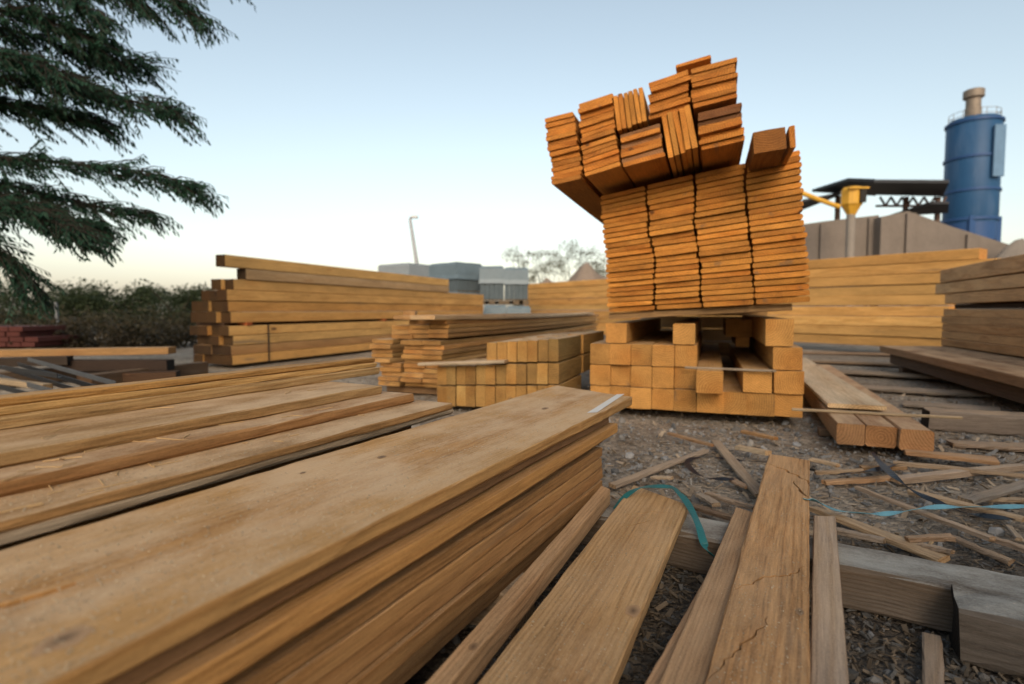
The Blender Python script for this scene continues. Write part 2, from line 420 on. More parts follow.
# the boards under it
zc = ZT - .025 - .002
ths = [.029, .030, .022, .028, .030, .034, .034, .034]
sr = [-.507, -.486, -.510, -.506, -.502, -.508, -.503, -.506]
te = [1.545, 1.575, 1.51, 1.49, 1.485, 1.492, 1.48, 1.488]
tn = ['grey-streaked', 'bright orange-edged', 'rough dark-edged', 'tan', 'tan', 'bark-flecked', 'bark-flecked', 'dark brown']
for i, th in enumerate(ths):
    c = [BROWN, UMBER, BROWN, UMBER, UMBER, UMBER, BROWN, BROWN][i]
    c = [(.27, .15, .07), (.50, .26, .085), (.31, .165, .06), (.42, .22, .08), (.40, .215, .08), (.39, .205, .078), (.36, .19, .07), (.26, .145, .06)][i]  # lowest boards tinted darker
    w = .29 + rnd.uniform(-.01, .01)
    lay(FP, sr[i] - w / 2, TN, zc - th / 2, te[i] - TN, w, th - .0032, (*c, .3), 'board',
        '%s board, %s down in the front pile under the wide plank' % (tn[i], ORD[i + 1]), 'board', 'boards in the near left pile',
        seg=40, bev=.0016, jit=.0009, wane=.003 if i in (0, 2) else .0, yaw=rnd.uniform(-.0012, .0012))
    zc -= th + (.0025 if i in (0, 2) else 0)
PB = zc                                       # bottom of that pile

# stepped planks to the left of it
GL = 'stepped planks left of the front pile'
def step(s, z1, z0, px_far, w, col, label, name='board', dust=.9, **kw):
    t1 = None
    # far end: where the right edge line crosses the measured pixel column
    q = H - z1; p = FP.n * s
    u = (px_far - CX) / F
    t1 = (p.x - u * p.y) / (u * FP.d.y - FP.d.x)
    lay(FP, s - w / 2, TN, (z1 + z0) / 2, t1 - TN, w, z1 - z0, (*col, dust), name, label, 'board' if name == 'board' else 'batten', GL,
        seg=40, bev=kw.pop('bev', .0025), jit=.0013, **kw)
step(-.818, .3625, .3475, 453, .42, (.40, .31, .21), 'grey-streaked plank lying under the wide stepped plank, edge against the dark gap', wane=.004, dust=.6)
step(-.815, .3775, .3625, 452, .22, (.45, .25, .095), 'wide plank with a dusty flat top, reaching furthest of the stepped planks')
step(-.913, .400, .378, 413.5, .20, (.40, .22, .09), 'dusty plank with a rough brown edge, second step of the stepped planks', wane=.003)
step(-.987, .422, .4005, 381, .34, (.45, .28, .12), 'plank with a blue-grey stained top below the three orange battens', wane=.002)
step(-1.172, .444, .4225, 378, .07, (.50, .34, .16), 'pale orange batten, lowest of the three along the far edge', 'batten', dust=.3)
step(-1.178, .4585, .4445, 376, .06, (.55, .33, .12), 'orange batten, middle one of the three along the far edge', 'batten', dust=.3)
step(-1.183, .473, .459, 374, .05, (.58, .34, .115), 'orange batten, topmost of the three along the far edge', 'batten', dust=.3)
for i in range(6):
    z1 = .3495 - i * .044
    s0 = -.885 - .006 * (i % 2)
    for j, w in enumerate((.30, .26)):
        lay(FP, s0 - w / 2 - j * .31, TN, z1 - .0215, 1.12 + .04 * ((i * 5 + j * 3) % 4) - .05 * j - TN, w, .042, tintv(UMBER, .08, .4), 'board',
            'tan board in the %s column, %s layer down beneath the stepped planks' % (('right', 'left')[j], ORD[i + 1]), 'board', GL, seg=16)
# bearers under both piles
for k, t in enumerate((.25, .95)):
    lay(FP, -1.5, t, .042, 1.02, .10, .084, (*GREY, .4), 'bearer', ('weathered bearer under the near part of the left piles', 'weathered bearer under the far ends of the left piles')[k], 'bearer', cross=True)

# ------------------------------------------------------------------ loose planks, sleeper and block in front
def quad_plank(fr, fl, nr, nl, z, th, col, label, name='board', cat='board', ext=.5, group=None, dust=.6, **kw):
    """far-right, far-left, near-right, near-left pixels of the top face at height z"""
    a = [W(*p, z) for p in (fr, fl, nr, nl)]
    far = (a[0] + a[1]) / 2; near = (a[2] + a[3]) / 2
    x = (near - far).normalized(); yv = Vector((0, 0, 1)).cross(x)
    w1 = abs((a[0] - a[1]).dot(yv)); w2 = abs((a[2] - a[3]).dot(yv)); w = (w1 + w2) / 2
    sk = (a[1] - a[0]).dot(x) / 2
    return span(far, near + x * ext, w, th, (*col, dust), name, label, cat, group, skew0=sk if (a[1] - a[0]).dot(yv) < 0 else -sk, **kw)
GP = 'loose planks lying across the grey sleeper'
pc = quad_plank((809.5, 458), (769, 456), (810, 684), (702, 684), .132, .042, (.66, .36, .15), 'cracked orange-tan plank, thickest of the loose planks, running to the bottom edge', group=GP, seg=40, bev=.003, jit=.001, seed=21, dust=.25)
r2 = random.Random(9)
def run(o, pix, z, hw, n=14): return jag([loc2(o, px, py, z) for px, py in pix], hw, r2, n)
cut(pc, [run(pc, [(735, 589), (755, 582), (764, 576), (781, 577), (792, 574), (806, 566)], .132, .0026, 22),
         run(pc, [(704, 684), (722, 664), (746, 641), (766, 625), (768, 616)], .132, .0019, 18),
         run(pc, [(764, 463), (786, 470), (800, 478), (817, 487)], .132, .0048, 12),
         run(pc, [(794, 481), (799, 491), (807, 496), (815, 499)], .132, .0042, 10)], .022, .021)
pl = quad_plank((757, 510), (737, 511), (712, 684), (652, 684), .112, .024, (.46, .265, .13), 'pinkish brown board half under the cracked plank, on its left', group=GP, seg=30, jit=.0005, bev=.002, seed=22, dust=.35)
pl2 = quad_plank((740, 577), (705.5, 582), (700, 684), (640, 684), .088, .022, (.50, .28, .14), 'lower brown board peeping out beneath the pinkish brown board', group=GP, seg=30, jit=.0005, bev=.002, seed=23, dust=.3)
pr = quad_plank((837, 519), (813, 513), (848, 684), (812, 684), .108, .022, (.42, .32, .235), 'grey weathered board tight against the right side of the cracked plank', group=GP, seg=30, jit=.0005, bev=.002, seed=24, dust=.35)
p2 = quad_plank((694, 493), (623, 496), (608.6, 684), (478.5, 684), .115, .026, (.52, .32, .145), 'wide knotty plank with a teal strap over its far end', group=GP, seg=40, seed=25, wane=.002, jit=.0005, dust=.3)
p3 = quad_plank((611.5, 487), (600, 488), (451.6, 684), (422, 684), .135, .042, (.60, .36, .18), 'narrow batten beside the foot of the front pile, lit pale along its side', 'batten', 'batten', group=GP, seg=30, jit=.0004, bev=.0018, seed=26, dust=.3)
for o, px, py, z, rx, ry in ((p2, 633, 611, .115, .02, .013), (p3, 473, 647, .135, .010, .007), (pc, 800, 612, .132, .014, .006)):
    disc(o, px, py, z + .0006, rx, ry, KNOT)
cut(p2, [run(p2, [(625, 515), (640, 513), (658, 512), (668, 512)], .115, .0018, 10), run(p2, [(620, 527), (636, 524), (651, 520)], .115, .0016, 8)], .012, .013)

OLD = (.12, .10, .082)
A = W(690, 522, .088); B = W(1000, 582, .088)
dirS = (W(944, 586, .088) - W(685, 534, .088)).normalized()
p0 = W(685, 534, .088) - dirS * .55
span(p0, p0 + dirS * 2.1, .135, .088, (*OLD, .95), 'sleeper', 'long grey weathered sleeper lying under the loose planks', 'sleeper', 'squared sleepers on the ground', side=1, seg=40, bev=.006, jit=.003, seed=31, mats=WMG)
q0 = W(963, 610, .10); q1 = W(1024, 624, .10); q2 = W(946.5, 580, .10)
dq = (q1 - q0).normalized()
span(q0, q0 + dq * 1.3, (q2 - q0).length * .95, .098, (*OLD, .95), 'sleeper', 'short squared grey block end in the bottom right corner, chipped edge', 'sleeper', 'squared sleepers on the ground', side=1, seg=26, bev=.008, jit=.004, seed=32, wane=.006, mats=WMG)
span(W(932, 634, .012), W(935, 700, .012), .03, .012, (.30, .24, .19, .2), 'lath', 'flat grey lath on the chips beside the bottom right block', 'lath', 'laths on the ground')
span(W(590, 700, .085) + Vector((-1.4, .12, 0)), W(860, 760, .085), .12, .083, (*OLD, .2), 'sleeper', 'near sleeper carrying the loose planks, below the bottom edge', 'sleeper', 'squared sleepers on the ground', seg=12)

# ------------------------------------------------------------------ laths strewn on the ground
GLT = 'laths on the ground'
LT = [((612, 484), (706, 449), .030, .014, (.46, .36, .27), 'pale lath on the gravel, its low end touching the front pile'),
      ((715, 440), (762, 494), .042, .012, (.40, .34, .28), 'flat pale slat leaning down to the left edge of the cracked plank'),
      ((738, 445), (768, 451), .030, .018, (.55, .42, .28), 'light stub of lath behind the far end of the cracked plank'),
      ((669, 432), (712, 444), .020, .012, (.34, .22, .13), 'thin reddish stick near the left foot of the beam stack'),
      ((743, 430), (776, 437), .030, .015, (.42, .26, .13), 'orange splintered stick just below the beam stack'),
      ((652, 476), (672, 476.5), .018, .010, (.48, .37, .26), 'small pale offcut on the gravel above the teal strap'),
      ((699, 493), (716, 503), .024, .012, (.38, .31, .24), 'short grey offcut just right of the strapped plank end'),
      ((707, 492), (755, 506), .022, .012, (.33, .26, .20), 'dull grey lath between strapped plank and cracked plank'),
      ((695, 505), (735, 517), .024, .012, (.23, .16, .11), 'dark brown lath lying along the back of the sleeper'),
      ((732, 478), (748, 486), .030, .010, (.42, .28, .18), 'brown offcut under the black strap loop'),
      ((811, 458), (838, 464), .026, .012, (.55, .42, .29), 'splintered pale offcut at the right of the cracked plank end'),
      ((815, 471), (863, 469), .022, .012, (.46, .33, .21), 'tan stick between two dark straps by the cracked plank'),
      ((824, 480), (892, 476), .026, .016, (.48, .33, .21), 'tan lath lying level, right of the cracked plank end'),
      ((896, 477), (1024, 464), .034, .022, (.42, .31, .22), 'thick smooth tan lath running out at the right edge'),
      ((894, 461), (1024, 474), .026, .014, (.42, .29, .18), 'tan lath passing behind the thick smooth one'),
      ((905, 450), (997, 459), .060, .018, (.40, .24, .13), 'orange-brown board offcut in front of the three short beams'),
      ((861, 466), (905, 466), .026, .014, (.40, .24, .12), 'orange stick with a blue strap at its tip'),
      ((857, 486), (992, 537), .020, .012, (.36, .26, .18), 'long thin stick slanting under the pale blue strap'),
      ((909, 489), (1024, 517), .024, .014, (.42, .30, .19), 'tan lath slanting to the right edge over the dark strap'),
      ((966, 499), (1028, 482), .040, .014, (.36, .31, .26), 'grey flat lath rising to the right edge above the blue strap'),
      ((960, 497), (1030, 499), .024, .012, (.40, .31, .22), 'level grey-tan lath just above the pale blue strap'),
      ((812, 506), (944, 557), .046, .014, (.44, .32, .20), 'wide tan lath slanting down behind the sleeper'),
      ((837, 528), (884, 538), .022, .014, (.36, .28, .21), 'grey stick tucked behind the sleeper under the wide tan lath'),
      ((907, 537), (953, 535), .022, .012, (.32, .23, .16), 'short brown stick level with the tip of the wide tan lath'),
      ((953, 535), (1012, 560), .020, .012, (.33, .25, .18), 'dull thin stick slanting to the back of the squared block'),
      ((990, 536), (1030, 549), .024, .012, (.33, .24, .17), 'brown stick at the right edge behind the sleeper'),
      ((918, 543), (952, 550), .020, .010, (.40, .33, .27), 'pale grey splinter beside the tip of the wide tan lath'),
      ((929, 544), (935, 535), .008, .006, (.58, .40, .22), 'tiny bright splinter standing out beside the wide tan lath'),
      ((1009, 525), (1019, 537), .014, .010, (.36, .29, .22), 'small grey stick near the right edge below the dark strap')]
for i, (a, b, w, th, c, lab) in enumerate(LT):
    z = .016 + .006 * (i % 4) + th * .5
    wa = W(*a, z); wb = W(*b, z + .006 * ((i * 7) % 3))
    span(wa, wb, w * rnd.uniform(.9, 1.1), th, tintv(c, .06, .3), 'lath', lab, 'lath', GLT, seg=10, bev=.002, jit=.0016, crook=rnd.uniform(-.006, .006), twist=rnd.uniform(-.3, .3))

# ------------------------------------------------------------------ strapping bands
def strap(name, pts, w, th, mat, label, parent=None, tw=0.0):
    P = [Vector(p) for p in pts]; C = []
    for i in range(len(P) - 1):
        p0, p1, p2, p3 = P[max(i - 1, 0)], P[i], P[i + 1], P[min(i + 2, len(P) - 1)]
        for k in range(8):
            u = k / 8
            C.append(.5 * ((2 * p1) + (p2 - p0) * u + (2 * p0 - 5 * p1 + 4 * p2 - p3) * u * u + (3 * p1 - p0 - 3 * p2 + p3) * u ** 3))
    C.append(P[-1]); vs = []; fs = []
    for i, c in enumerate(C):
        t = (C[min(i + 1, len(C) - 1)] - C[max(i - 1, 0)]).normalized()
        up = Vector((0, 0, 1)); sd = t.cross(up)
        sd = sd.normalized() if sd.length > .05 else Vector((1, 0, 0))
        ang = tw * math.sin(i * .37) ; nn = sd.cross(t)
        sd = sd * math.cos(ang) + nn * math.sin(ang); nn = sd.cross(t).normalized()
        vs += [tuple(c + sd * w / 2 + nn * th / 2), tuple(c - sd * w / 2 + nn * th / 2), tuple(c - sd * w / 2 - nn * th / 2), tuple(c + sd * w / 2 - nn * th / 2)]
    for i in range(len(C) - 1):
        for j in range(4):
            k = (j + 1) % 4; fs.append((i * 4 + j, i * 4 + k, i * 4 + 4 + k, i * 4 + 4 + j))
    fs += [(3, 2, 1, 0), tuple((len(C) - 1) * 4 + j for j in range(4))]
    me = bpy.data.meshes.new(name); me.from_pydata(vs, [], fs); me.update()
    o = link(name, me, mat)
    return tag(o, label, 'strap')
TEAL = plain('teal_strap', (.02, .12, .125), .45, var=.3, scale=30, bump=.1); SKY = plain('pale_blue_strap', (.13, .30, .36), .5, var=.25, scale=30, bump=.1); DARK = plain('black_strap', (.012, .016, .022), .45, var=.3, scale=30, bump=.1)
strap('strap', [W(x, y, z) for x, y, z in ((606, 522, .06), (620, 502, .105), (632, 491.5, .130), (645, 486.8, .140), (669, 486.8, .142), (678.6, 492.5, .138), (688, 504, .13), (698, 524, .115), (704, 543, .095), (712, 555, .07), (723, 560, .055))], .017, .0012, TEAL, 'teal plastic strap arching over the far end of the wide knotty plank', tw=.25)
strap('strap', [W(x, y, z) for x, y, z in ((806, 499, .137), (815, 501, .12), (837, 510, .05), (872, 514, .035), (892, 513, .04), (918, 509, .055), (944, 506.6, .055), (975, 507, .05), (1010, 506.6, .04), (1040, 505, .04))], .017, .0012, SKY, 'pale blue plastic strap lying on sticks at the right', tw=.5)
strap('strap', [W(x, y, z) for x, y, z in ((872, 452, .03), (880, 462, .06), (894, 476, .075), (914, 491, .05), (940, 503, .04), (966, 513, .03), (997, 517, .03), (1030, 519, .02))], .021, .0012, DARK, 'black strap trailing from the three beams down to the right edge', tw=.4)
strap('strap', [W(x, y, z) for x, y, z in ((808, 468, .05), (820, 472, .03), (844, 473, .04), (868, 471, .05), (883, 468, .04), (896, 464, .03))], .022, .0012, DARK, 'short black strap right of the cracked plank end, dark all along', tw=.4)
strap('strap', [W(x, y, z) for x, y, z in ((775, 464, .06), (766, 462, .03), (745, 461, .025), (722, 458, .02), (700, 457, .02), (688, 461, .025), (691, 469, .03), (704, 477, .03), (725, 479, .03), (738, 478, .025))], .019, .0012, DARK, 'black strap looped on the gravel left of the cracked plank', tw=.35)

# ------------------------------------------------------------------ beam stack and tall leaning stack
YB = 19.5
BO = W(803, 418, .05); BO.z = 0
FB = Frame(BO, YB)
def beam(s, row, w, h, t0, lab, L=2.6, z0=.05, col=GOLD):
    lay(FB, s, t0 + rnd.uniform(-.012, .012), z0 + row * .1255 + h / 2, L, w, h, tintv(col, .08, .6), 'beam', lab, 'beam', 'squared beams under the tall stack',
        seg=6, bev=.004, jit=.0012, yaw=rnd.uniform(-.004, .004), roll=rnd.uniform(-.01, .01))
rows = ('bottom', 'middle', 'top')
def cols_(xs, y): return [FB.sz(x, y)[0] for x in xs]
rb_ = cols_((698.5, 722.5, 747, 774.5, 803), 392); lb_ = cols_((590, 610, 630.5, 652, 674, 697), 375)
RB = [(a + b) / 2 for a, b in zip(rb_, rb_[1:])][::-1]; LBs = [(a + b) / 2 for a, b in zip(lb_, lb_[1:])][::-1]
for r_ in range(3):
    for i, s in enumerate(LBs):
        beam(s, r_, .12, .121, .0 + rnd.uniform(-.01, .02), 'golden squared beam, %s of five in the %s row of the left block' % (('first', 'second', 'third', 'fourth', 'last')[4 - i], rows[r_]))
for i, s in enumerate(RB):
    beam(s, 0, .142, .121, .0, 'golden squared beam, bottom row right part, %s from the right end' % ('first', 'second', 'third', 'fourth')[i])
beam(-.073, 1, .142, .121, .0, 'golden squared beam at the right end, middle row above the bottom corner beam')
beam(-.228, 1, .142, .121, -.02, 'golden squared beam beside the gap, middle row, second from right')
beam(-.470, 1, .135, .121, -.13, 'golden beam jutting forward alone in the gap of the stack')
beam(-.080, 2, .142, .121, .0, 'split-ended golden beam at the right end, third row up')
zS = .05 + 3 * .1255
for x0, x1, y, lab in ((606, 626.5, 335, 'golden support block under the left side of the leaning stack'), (673, 695, 332, 'golden support block under the middle of the leaning stack'), (766, 794, 330, 'golden support block under the right side of the leaning stack')):
    s0, _ = FB.sz(x0, y); s1, _ = FB.sz(x1, y)
    rt = x1 > 750
    lay(FB, (s0 + s1) / 2, 0.0, zS + (.074 if rt else .059), 2.4, s1 - s0, .145 if rt else .116, tintv(GOLD, .06, .5), 'beam', lab, 'beam', 'squared beams under the tall stack', seg=6, bev=.004)
for x0, x1, y0, y1, t, lab in ((726, 758, 319, 337, 1.1, 'pale block end seen deep inside the gap of the stack'), (736, 749, 337, 347, 1.1, 'small block end below the pale one deep in the gap')):
    s0, za = FB.sz(x0, y0, t); s1, zb = FB.sz(x1, y1, t)
    lay(FB, (s0 + s1) / 2, t, (za + zb) / 2, .9, s1 - s0, za - zb, (*GOLD, .4), 'beam', lab, 'beam', 'squared beams under the tall stack', seg=4)
for k in range(5):  # added beams: they close off the bright view so the gaps look dark
    lay(FB, -1.15, 2.75, .055 + .127 * k + .06, 1.2, .13, .12, tintv((.34, .20, .08), .08, .3), 'beam', 'beam added crosswise behind the beam stack to darken its gaps, %s from the ground' % ORD[k + 1], 'beam', 'added crosswise beams behind the beam stack', cross=True, seg=4)
# thin stick sticking across the gap
span(FB.M @ Vector((-.60, -.02, zS - .121)), FB.M @ Vector((-.14, -.05, zS - .121)), .012, .012, (.45, .36, .26, .3), 'lath', 'thin stick caught across the gap of the beam stack', 'lath', GLT)

xe = [603.5, 650, 699, 750, 805.5]
se = [FB.sz(x, 250)[0] for x in xe]
sL0, sR0 = se[0], se[-1]
zbL, zbR, thL, thR, NL = .603, .660, .0285, .0333, 24
def lerp(a, b, u): return a + (b - a) * u
slope0 = (zbR - zbL) / (sR0 - sL0)
for k, t in enumerate((.03, .9, 1.9)):
    zz = (zS + .135 + .012)
    lay(FB, sL0 + .03, t + .09, (zbL + zbR) / 2 - .022 - slope0 * (sR0 - sL0) / 2 + .002, (sR0 - sL0) - .08, .17, .036, tintv(UMBER, .05, .3), 'board',
        'cross board under the leaning stack, %s' % ('at the front above the beams', 'in its middle', 'at its back')[k], 'board', 'cross boards under the tall stack', cross=True, roll=math.atan(slope0), seg=8)
drift = [0, 0, 0, 0, 0]
colname = ('left outer', 'second', 'third', 'right outer')
for k in range(NL):
    for e in range(5): drift[e] += rnd.uniform(-.006, .006) - drift[e] * .12
    for c in range(4):
        lean = .028 - .060 * k / NL
        s0, s1 = se[c] + drift[c] + lean, se[c + 1] + drift[c + 1] + lean
        sc_ = (s0 + s1) / 2; u = (sc_ - sL0) / (sR0 - sL0)
        th = lerp(thL, thR, u); zb = lerp(zbL, zbR, u) + th * (k + .5)
        sl = ((zbR - zbL) + k * (thR - thL)) / (sR0 - sL0)
        split = rnd.random() < .18
        w = (s1 - s0) - .006 - rnd.random() * .006
        lab = 'orange board, %s layer up in the %s column of the tall leaning stack' % (ORD[k + 1], colname[c])
        o = lay(FB, sc_ + rnd.uniform(-.003, .003), rnd.uniform(-.016, .016), zb, 2.5 + rnd.uniform(-.05, .05), w, th * rnd.uniform(.79, .84), tintv(ORANGE, .07, .3), 'board', lab, 'board',
            'boards in the tall leaning stack', roll=math.atan(sl) + rnd.uniform(-.006, .006), yaw=rnd.uniform(-.004, .004), seg=6, bev=.0055, jit=.0012, bow=rnd.uniform(-.004, .004))

# bundle lying across its top, jutting towards the camera
TB = -.33
def group(BL, BR, TL, n, lab, edge=False, tints=None, t=TB, L=2.4, g='boards in the bundle on top of the stack'):
    s0, z0 = FB.sz(*BL, t); s1, z1 = FB.sz(*BR, t); s2, z2 = FB.sz(*TL, t)
    v = Vector((s1 - s0, z1 - z0)); w = v.length; roll = math.atan2(v.y, v.x)
    nx, nz = -math.sin(roll), math.cos(roll); h = (s2 - s0) * nx + (z2 - z0) * nz
    lean = ((s2 - s0) - h * nx) / h if h else 0
    for i in range(n):
        f = (i + .5) / n
        dt = rnd.uniform(-.018, .018)
        if edge:
            wd = w / n
            ux, uz = (s2 - s0) / 2, (z2 - z0) / 2; roll = -math.atan2(ux, uz); h = 2 * math.hypot(ux, uz)
            cs = s0 + v.x * f + ux; cz = z0 + v.y * f + uz
            lay(FB, cs, t + dt, cz, L, h * rnd.uniform(.93, 1.0), wd * rnd.uniform(.82, .93), tintv(ORANGE, .15, .2), 'board', '%s on-edge board %s' % (ORD[i + 1], lab), 'board', g,
                roll=roll + rnd.uniform(-.02, .02), edge=True, seg=5, bev=.003)
        else:
            th = h / n
            js = rnd.uniform(-.006, .006)
            cs = s0 + v.x * .5 + nx * h * f + lean * h * f + js; cz = z0 + v.y * .5 + nz * h * f
            c = ORANGE if not tints else tints[i]
            lay(FB, cs, t + dt, cz, L + rnd.uniform(-.05, .05), w * rnd.uniform(.93, .985), th * rnd.uniform(.87, .93), tintv((c[0] * .9, c[1] * .82, c[2] * .75), .09, .2), 'board', '%s board up in the %s' % (ORD[i + 1], lab), 'board', g,
                roll=roll + rnd.uniform(-.012, .012), yaw=rnd.uniform(-.004, .004), seg=5, bev=.0035, jit=.0012)
DK = (.25, .13, .06); GD = (.34, .21, .12)
group((552.5, 186), (583, 179), (548, 153), 7, 'lower tier of the top bundle, left end pack')
group((584.5, 178), (621, 166), (581, 146), 7, 'lower tier of the top bundle, second pack from left')
group((623, 168.6), (665, 157), (619, 134), 7, 'lower tier of the top bundle, grey-streaked third pack', tints=[ORANGE, GD, ORANGE, ORANGE, GD, ORANGE, GD])
group((668.5, 159), (698, 148), (660.5, 116), 5, 'in the lower tier of the top bundle', edge=True)
group((699.5, 150), (745, 139.5), (697, 112), 8, 'lower tier of the top bundle, right end pack', tints=[ORANGE] * 5 + [DK, DK, DK])
group((548, 152), (578, 145), (544, 119), 7, 'upper tier of the top bundle, left end pack')
group((580.5, 144), (616, 133), (578, 104), 8, 'upper tier of the top bundle, second pack from left')
group((617.5, 132), (647, 121), (613, 97), 6, 'in the upper tier of the top bundle', edge=True)
group((648.5, 120), (690, 107), (648.5, 82), 7, 'top bundle, upper tier pack right of the on-edge boards')
group((691.5, 109), (738, 97.5), (690, 70), 8, 'upper tier of the top bundle, tallest right end pack')
group((676, 69), (713, 58.5), (676, 65.5), 1, 'highest pair, lying astride two packs of the top bundle', t=TB + .06)
group((752, 156), (786, 150), (751, 133), 1, 'chunky loose pair jutting out at the right of the bundle', L=1.5, tints=[(.40, .19, .05)])
group((787, 150), (793, 149), (791, 125), 1, 'narrow loose strip jutting out right of the bundle', L=1.5)

# ------------------------------------------------------------------ small strapped packs beside the beam stack
CO = W(559, 408, .05); CO.z = 0
FC = Frame(CO, 20.0)
def pack(x0, x1, yb, yt, n, t, L, lab, ref=True):
    s0, z0 = FC.sz(x0, (yb[0])); s1, z1 = FC.sz(x1, yb[1]); _, z2 = FC.sz(x0, yt[0]); _, z3 = FC.sz(x1, yt[1])
    for i in range(n):
        f = (i + .5) / n; s = lerp(s0, s1, f); za = lerp(z0, z1, f); zb = lerp(z2, z3, f)
        h = (zb - za) * rnd.uniform(.955, .985)
        lay(FC, s, t + rnd.uniform(-.006, .006), za + h / 2 + .001, L, (s1 - s0) / n * rnd.uniform(.90, .97), h, tintv((.42, .27, .10), .2, .95), 'rafter', lab % ORD[i + 1], 'rafter', 'rafters in the small strapped packs', seg=4, bev=.003)
pack(487, 559, (362.5, 361.5), (342.5, 338), 7, 0, .58, 'short rafter on end view, %s from left in the top tier, front small pack')
pack(437, 559, (385, 384), (366, 362.5), 12, 0, .58, 'short rafter on end view, %s from left in the middle tier, small pack')
pack(437, 559, (406, 408), (386, 385), 12, 0, .58, 'short rafter on end view, %s from left in the bottom tier, small pack')
pack(487, 559, (362.5, 361.5), (342.5, 338), 4, .64, .75, 'rafter with dusty top, %s from left in the top tier, rear small pack')
pack(487, 559, (385, 384), (363.5, 362.5), 4, .64, .75, 'rafter, %s from left in the lower tier, rear small pack')
s0, z0 = FC.sz(437, 366)
lay(FC, s0 - .10, -.03, z0 + .012, .58, .07, .018, (.50, .40, .28, 1.0), 'board', 'single pale board lying on the left step of the small packs', 'board', cross=True, roll=.06)
BLK = plain('black_steel', (.02, .02, .022), .5, .3, bump=0)
def band(fr, s0, s1, t, z0, z1, w, mat, label):
    # a band round a pack: thin closed loop in the s-z plane
    e = .004; loops = []
    vs = []; fs = []
    for k, (o_, tt) in enumerate(((e + .0015, -w / 2), (e + .0015, w / 2), (e, w / 2), (e, -w / 2))):
        for (a, b) in ((s0 - o_, z0 - o_), (s1 + o_, z0 - o_), (s1 + o_, z1 + o_), (s0 - o_, z1 + o_)): vs.append((a, t + tt, b))
    for i in range(4):
        for j in range(4):
            fs.append((i * 4 + j, i * 4 + (j + 1) % 4, ((i + 1) % 4) * 4 + (j + 1) % 4, ((i + 1) % 4) * 4 + j))
    me = bpy.data.meshes.new('strap'); me.from_pydata(vs, [], fs); me.update()
    o = link('strap', me, mat); o.matrix_world = fr.M
    return tag(o, label, 'strap')

# ------------------------------------------------------------------ pile of thin boards behind them
EO = W(444, 389.5, .06); EO.z = 0
FE = Frame(EO, 20.0)
ee = [FE.sz(x, 370)[0] for x in (381, 402.3, 423.5, 444)]
NE_ = 14; _, zE0 = FE.sz(444, 388.5); _, zE1 = FE.sz(444, 321.5)
hE = (zE1 - zE0) / NE_
for k in range(NE_):
    sh = -.085 if 5 <= k <= 9 else (-.015 if k < 5 else .03)
    for c in range(3):
        if k == NE_ - 1 and c == 0: continue
        w = ee[c + 1] - ee[c]
        lay(FE, (ee[c] + ee[c + 1]) / 2 + (sh if c == 0 else 0) + rnd.uniform(-.005, .005) - (.012 if c == 2 and k > 8 else 0), rnd.uniform(-.03, .03) + (.10 if k > 9 else 0), zE0 + hE * (k + .5) + .006 * c * (k > 9), 5.4 + rnd.uniform(-.25, .25), w * .985, hE * rnd.uniform(.84, .93),
            tintv([(.42, .26, .10), (.38, .22, .085), (.46, .29, .125)][k % 3], .10, .7), 'board',
            'long thin board, %s layer up, %s column of the pile behind the small packs' % (ORD[k + 1], ('left', 'middle', 'right')[c]), 'board', 'thin boards in the middle pile', seg=12, bev=.003, jit=.0015, yaw=rnd.uniform(-.002, .002), roll=rnd.uniform(-.008, .010), bow=rnd.uniform(-.022, -.004))
lay(FE, -.10, -.12, zE1 + .030, 5.3, .19, .028, (.50, .40, .28, .9), 'board', 'pale grey long board on top of the thin-board pile, right side', 'board', 'thin boards in the middle pile', seg=14, bow=-.02)
lay(FE, -.33, .02, zE1 + .026, 4.9, .17, .028, (.40, .25, .12, .6), 'board', 'brown splintered board on top of the thin-board pile, middle', 'board', 'thin boards in the middle pile', seg=14, yaw=.01, wane=.004)
lay(FE, -.42, .25, zE1 + .055, .8, .09, .03, (.40, .26, .13, .4), 'board', 'short splintered offcut lying on top of the thin-board pile', 'board', seg=6, yaw=.5, wane=.006)
for k, t in enumerate((.15, 2.6, 5.0)):
    lay(FE, ee[0] - .02, t, .03, .66, .09, .055, (*BROWN, .2), 'bearer', 'dark bearer under the thin-board pile, %s one' % ('near', 'middle', 'far')[k], 'bearer', cross=True)

# ------------------------------------------------------------------ left rear stack with weathered ends
Y4 = 5.84
GO = D(222, 330, Y4); GO.z = 0
FG = Frame(GO, 20.6)
G4 = 'beams in the left rear stack'
bw = .145
z = .03; h = .105
for r_ in range(4):
    for c in range(4):
        lay(FG, -bw * (c + .5) + rnd.uniform(-.008, .008) + .01, rnd.uniform(-.06, .06) + .08 + (.02 * c), z + h / 2, 6.6 + rnd.uniform(-.1, .1), bw * .96, h * .95, tintv(GOLD if r_ != 1 else UMBER, .1, .5), 'beam',
            'beam in the lower half of the left rear stack, row %s, %s from right' % (('one', 'two', 'three', 'four')[r_], ORD[c + 1]), 'beam', G4, mats=WMD, seg=6, bev=.004)
    z += h
for i, t in enumerate((.35, 3.0, 6.0)):
    lay(FG, -.62, t, z + .018, .64, .08, .034, (.30, .09, .03, .0), 'bearer', 'thin reddish spacer stick between the halves of the left rear stack, %s' % ('near end', 'middle', 'far end')[i], 'bearer', 'spacers in the left rear stack', cross=True)
lay(FG, -.30, .12, z + .016, 6.4, .40, .030, (.05, .03, .02, .0), 'bearer', 'dark filler board standing in for the shade in the gap of the left rear stack', 'bearer')  # added dark strip, the gap's shade put into its colour
z += .032; h = .118
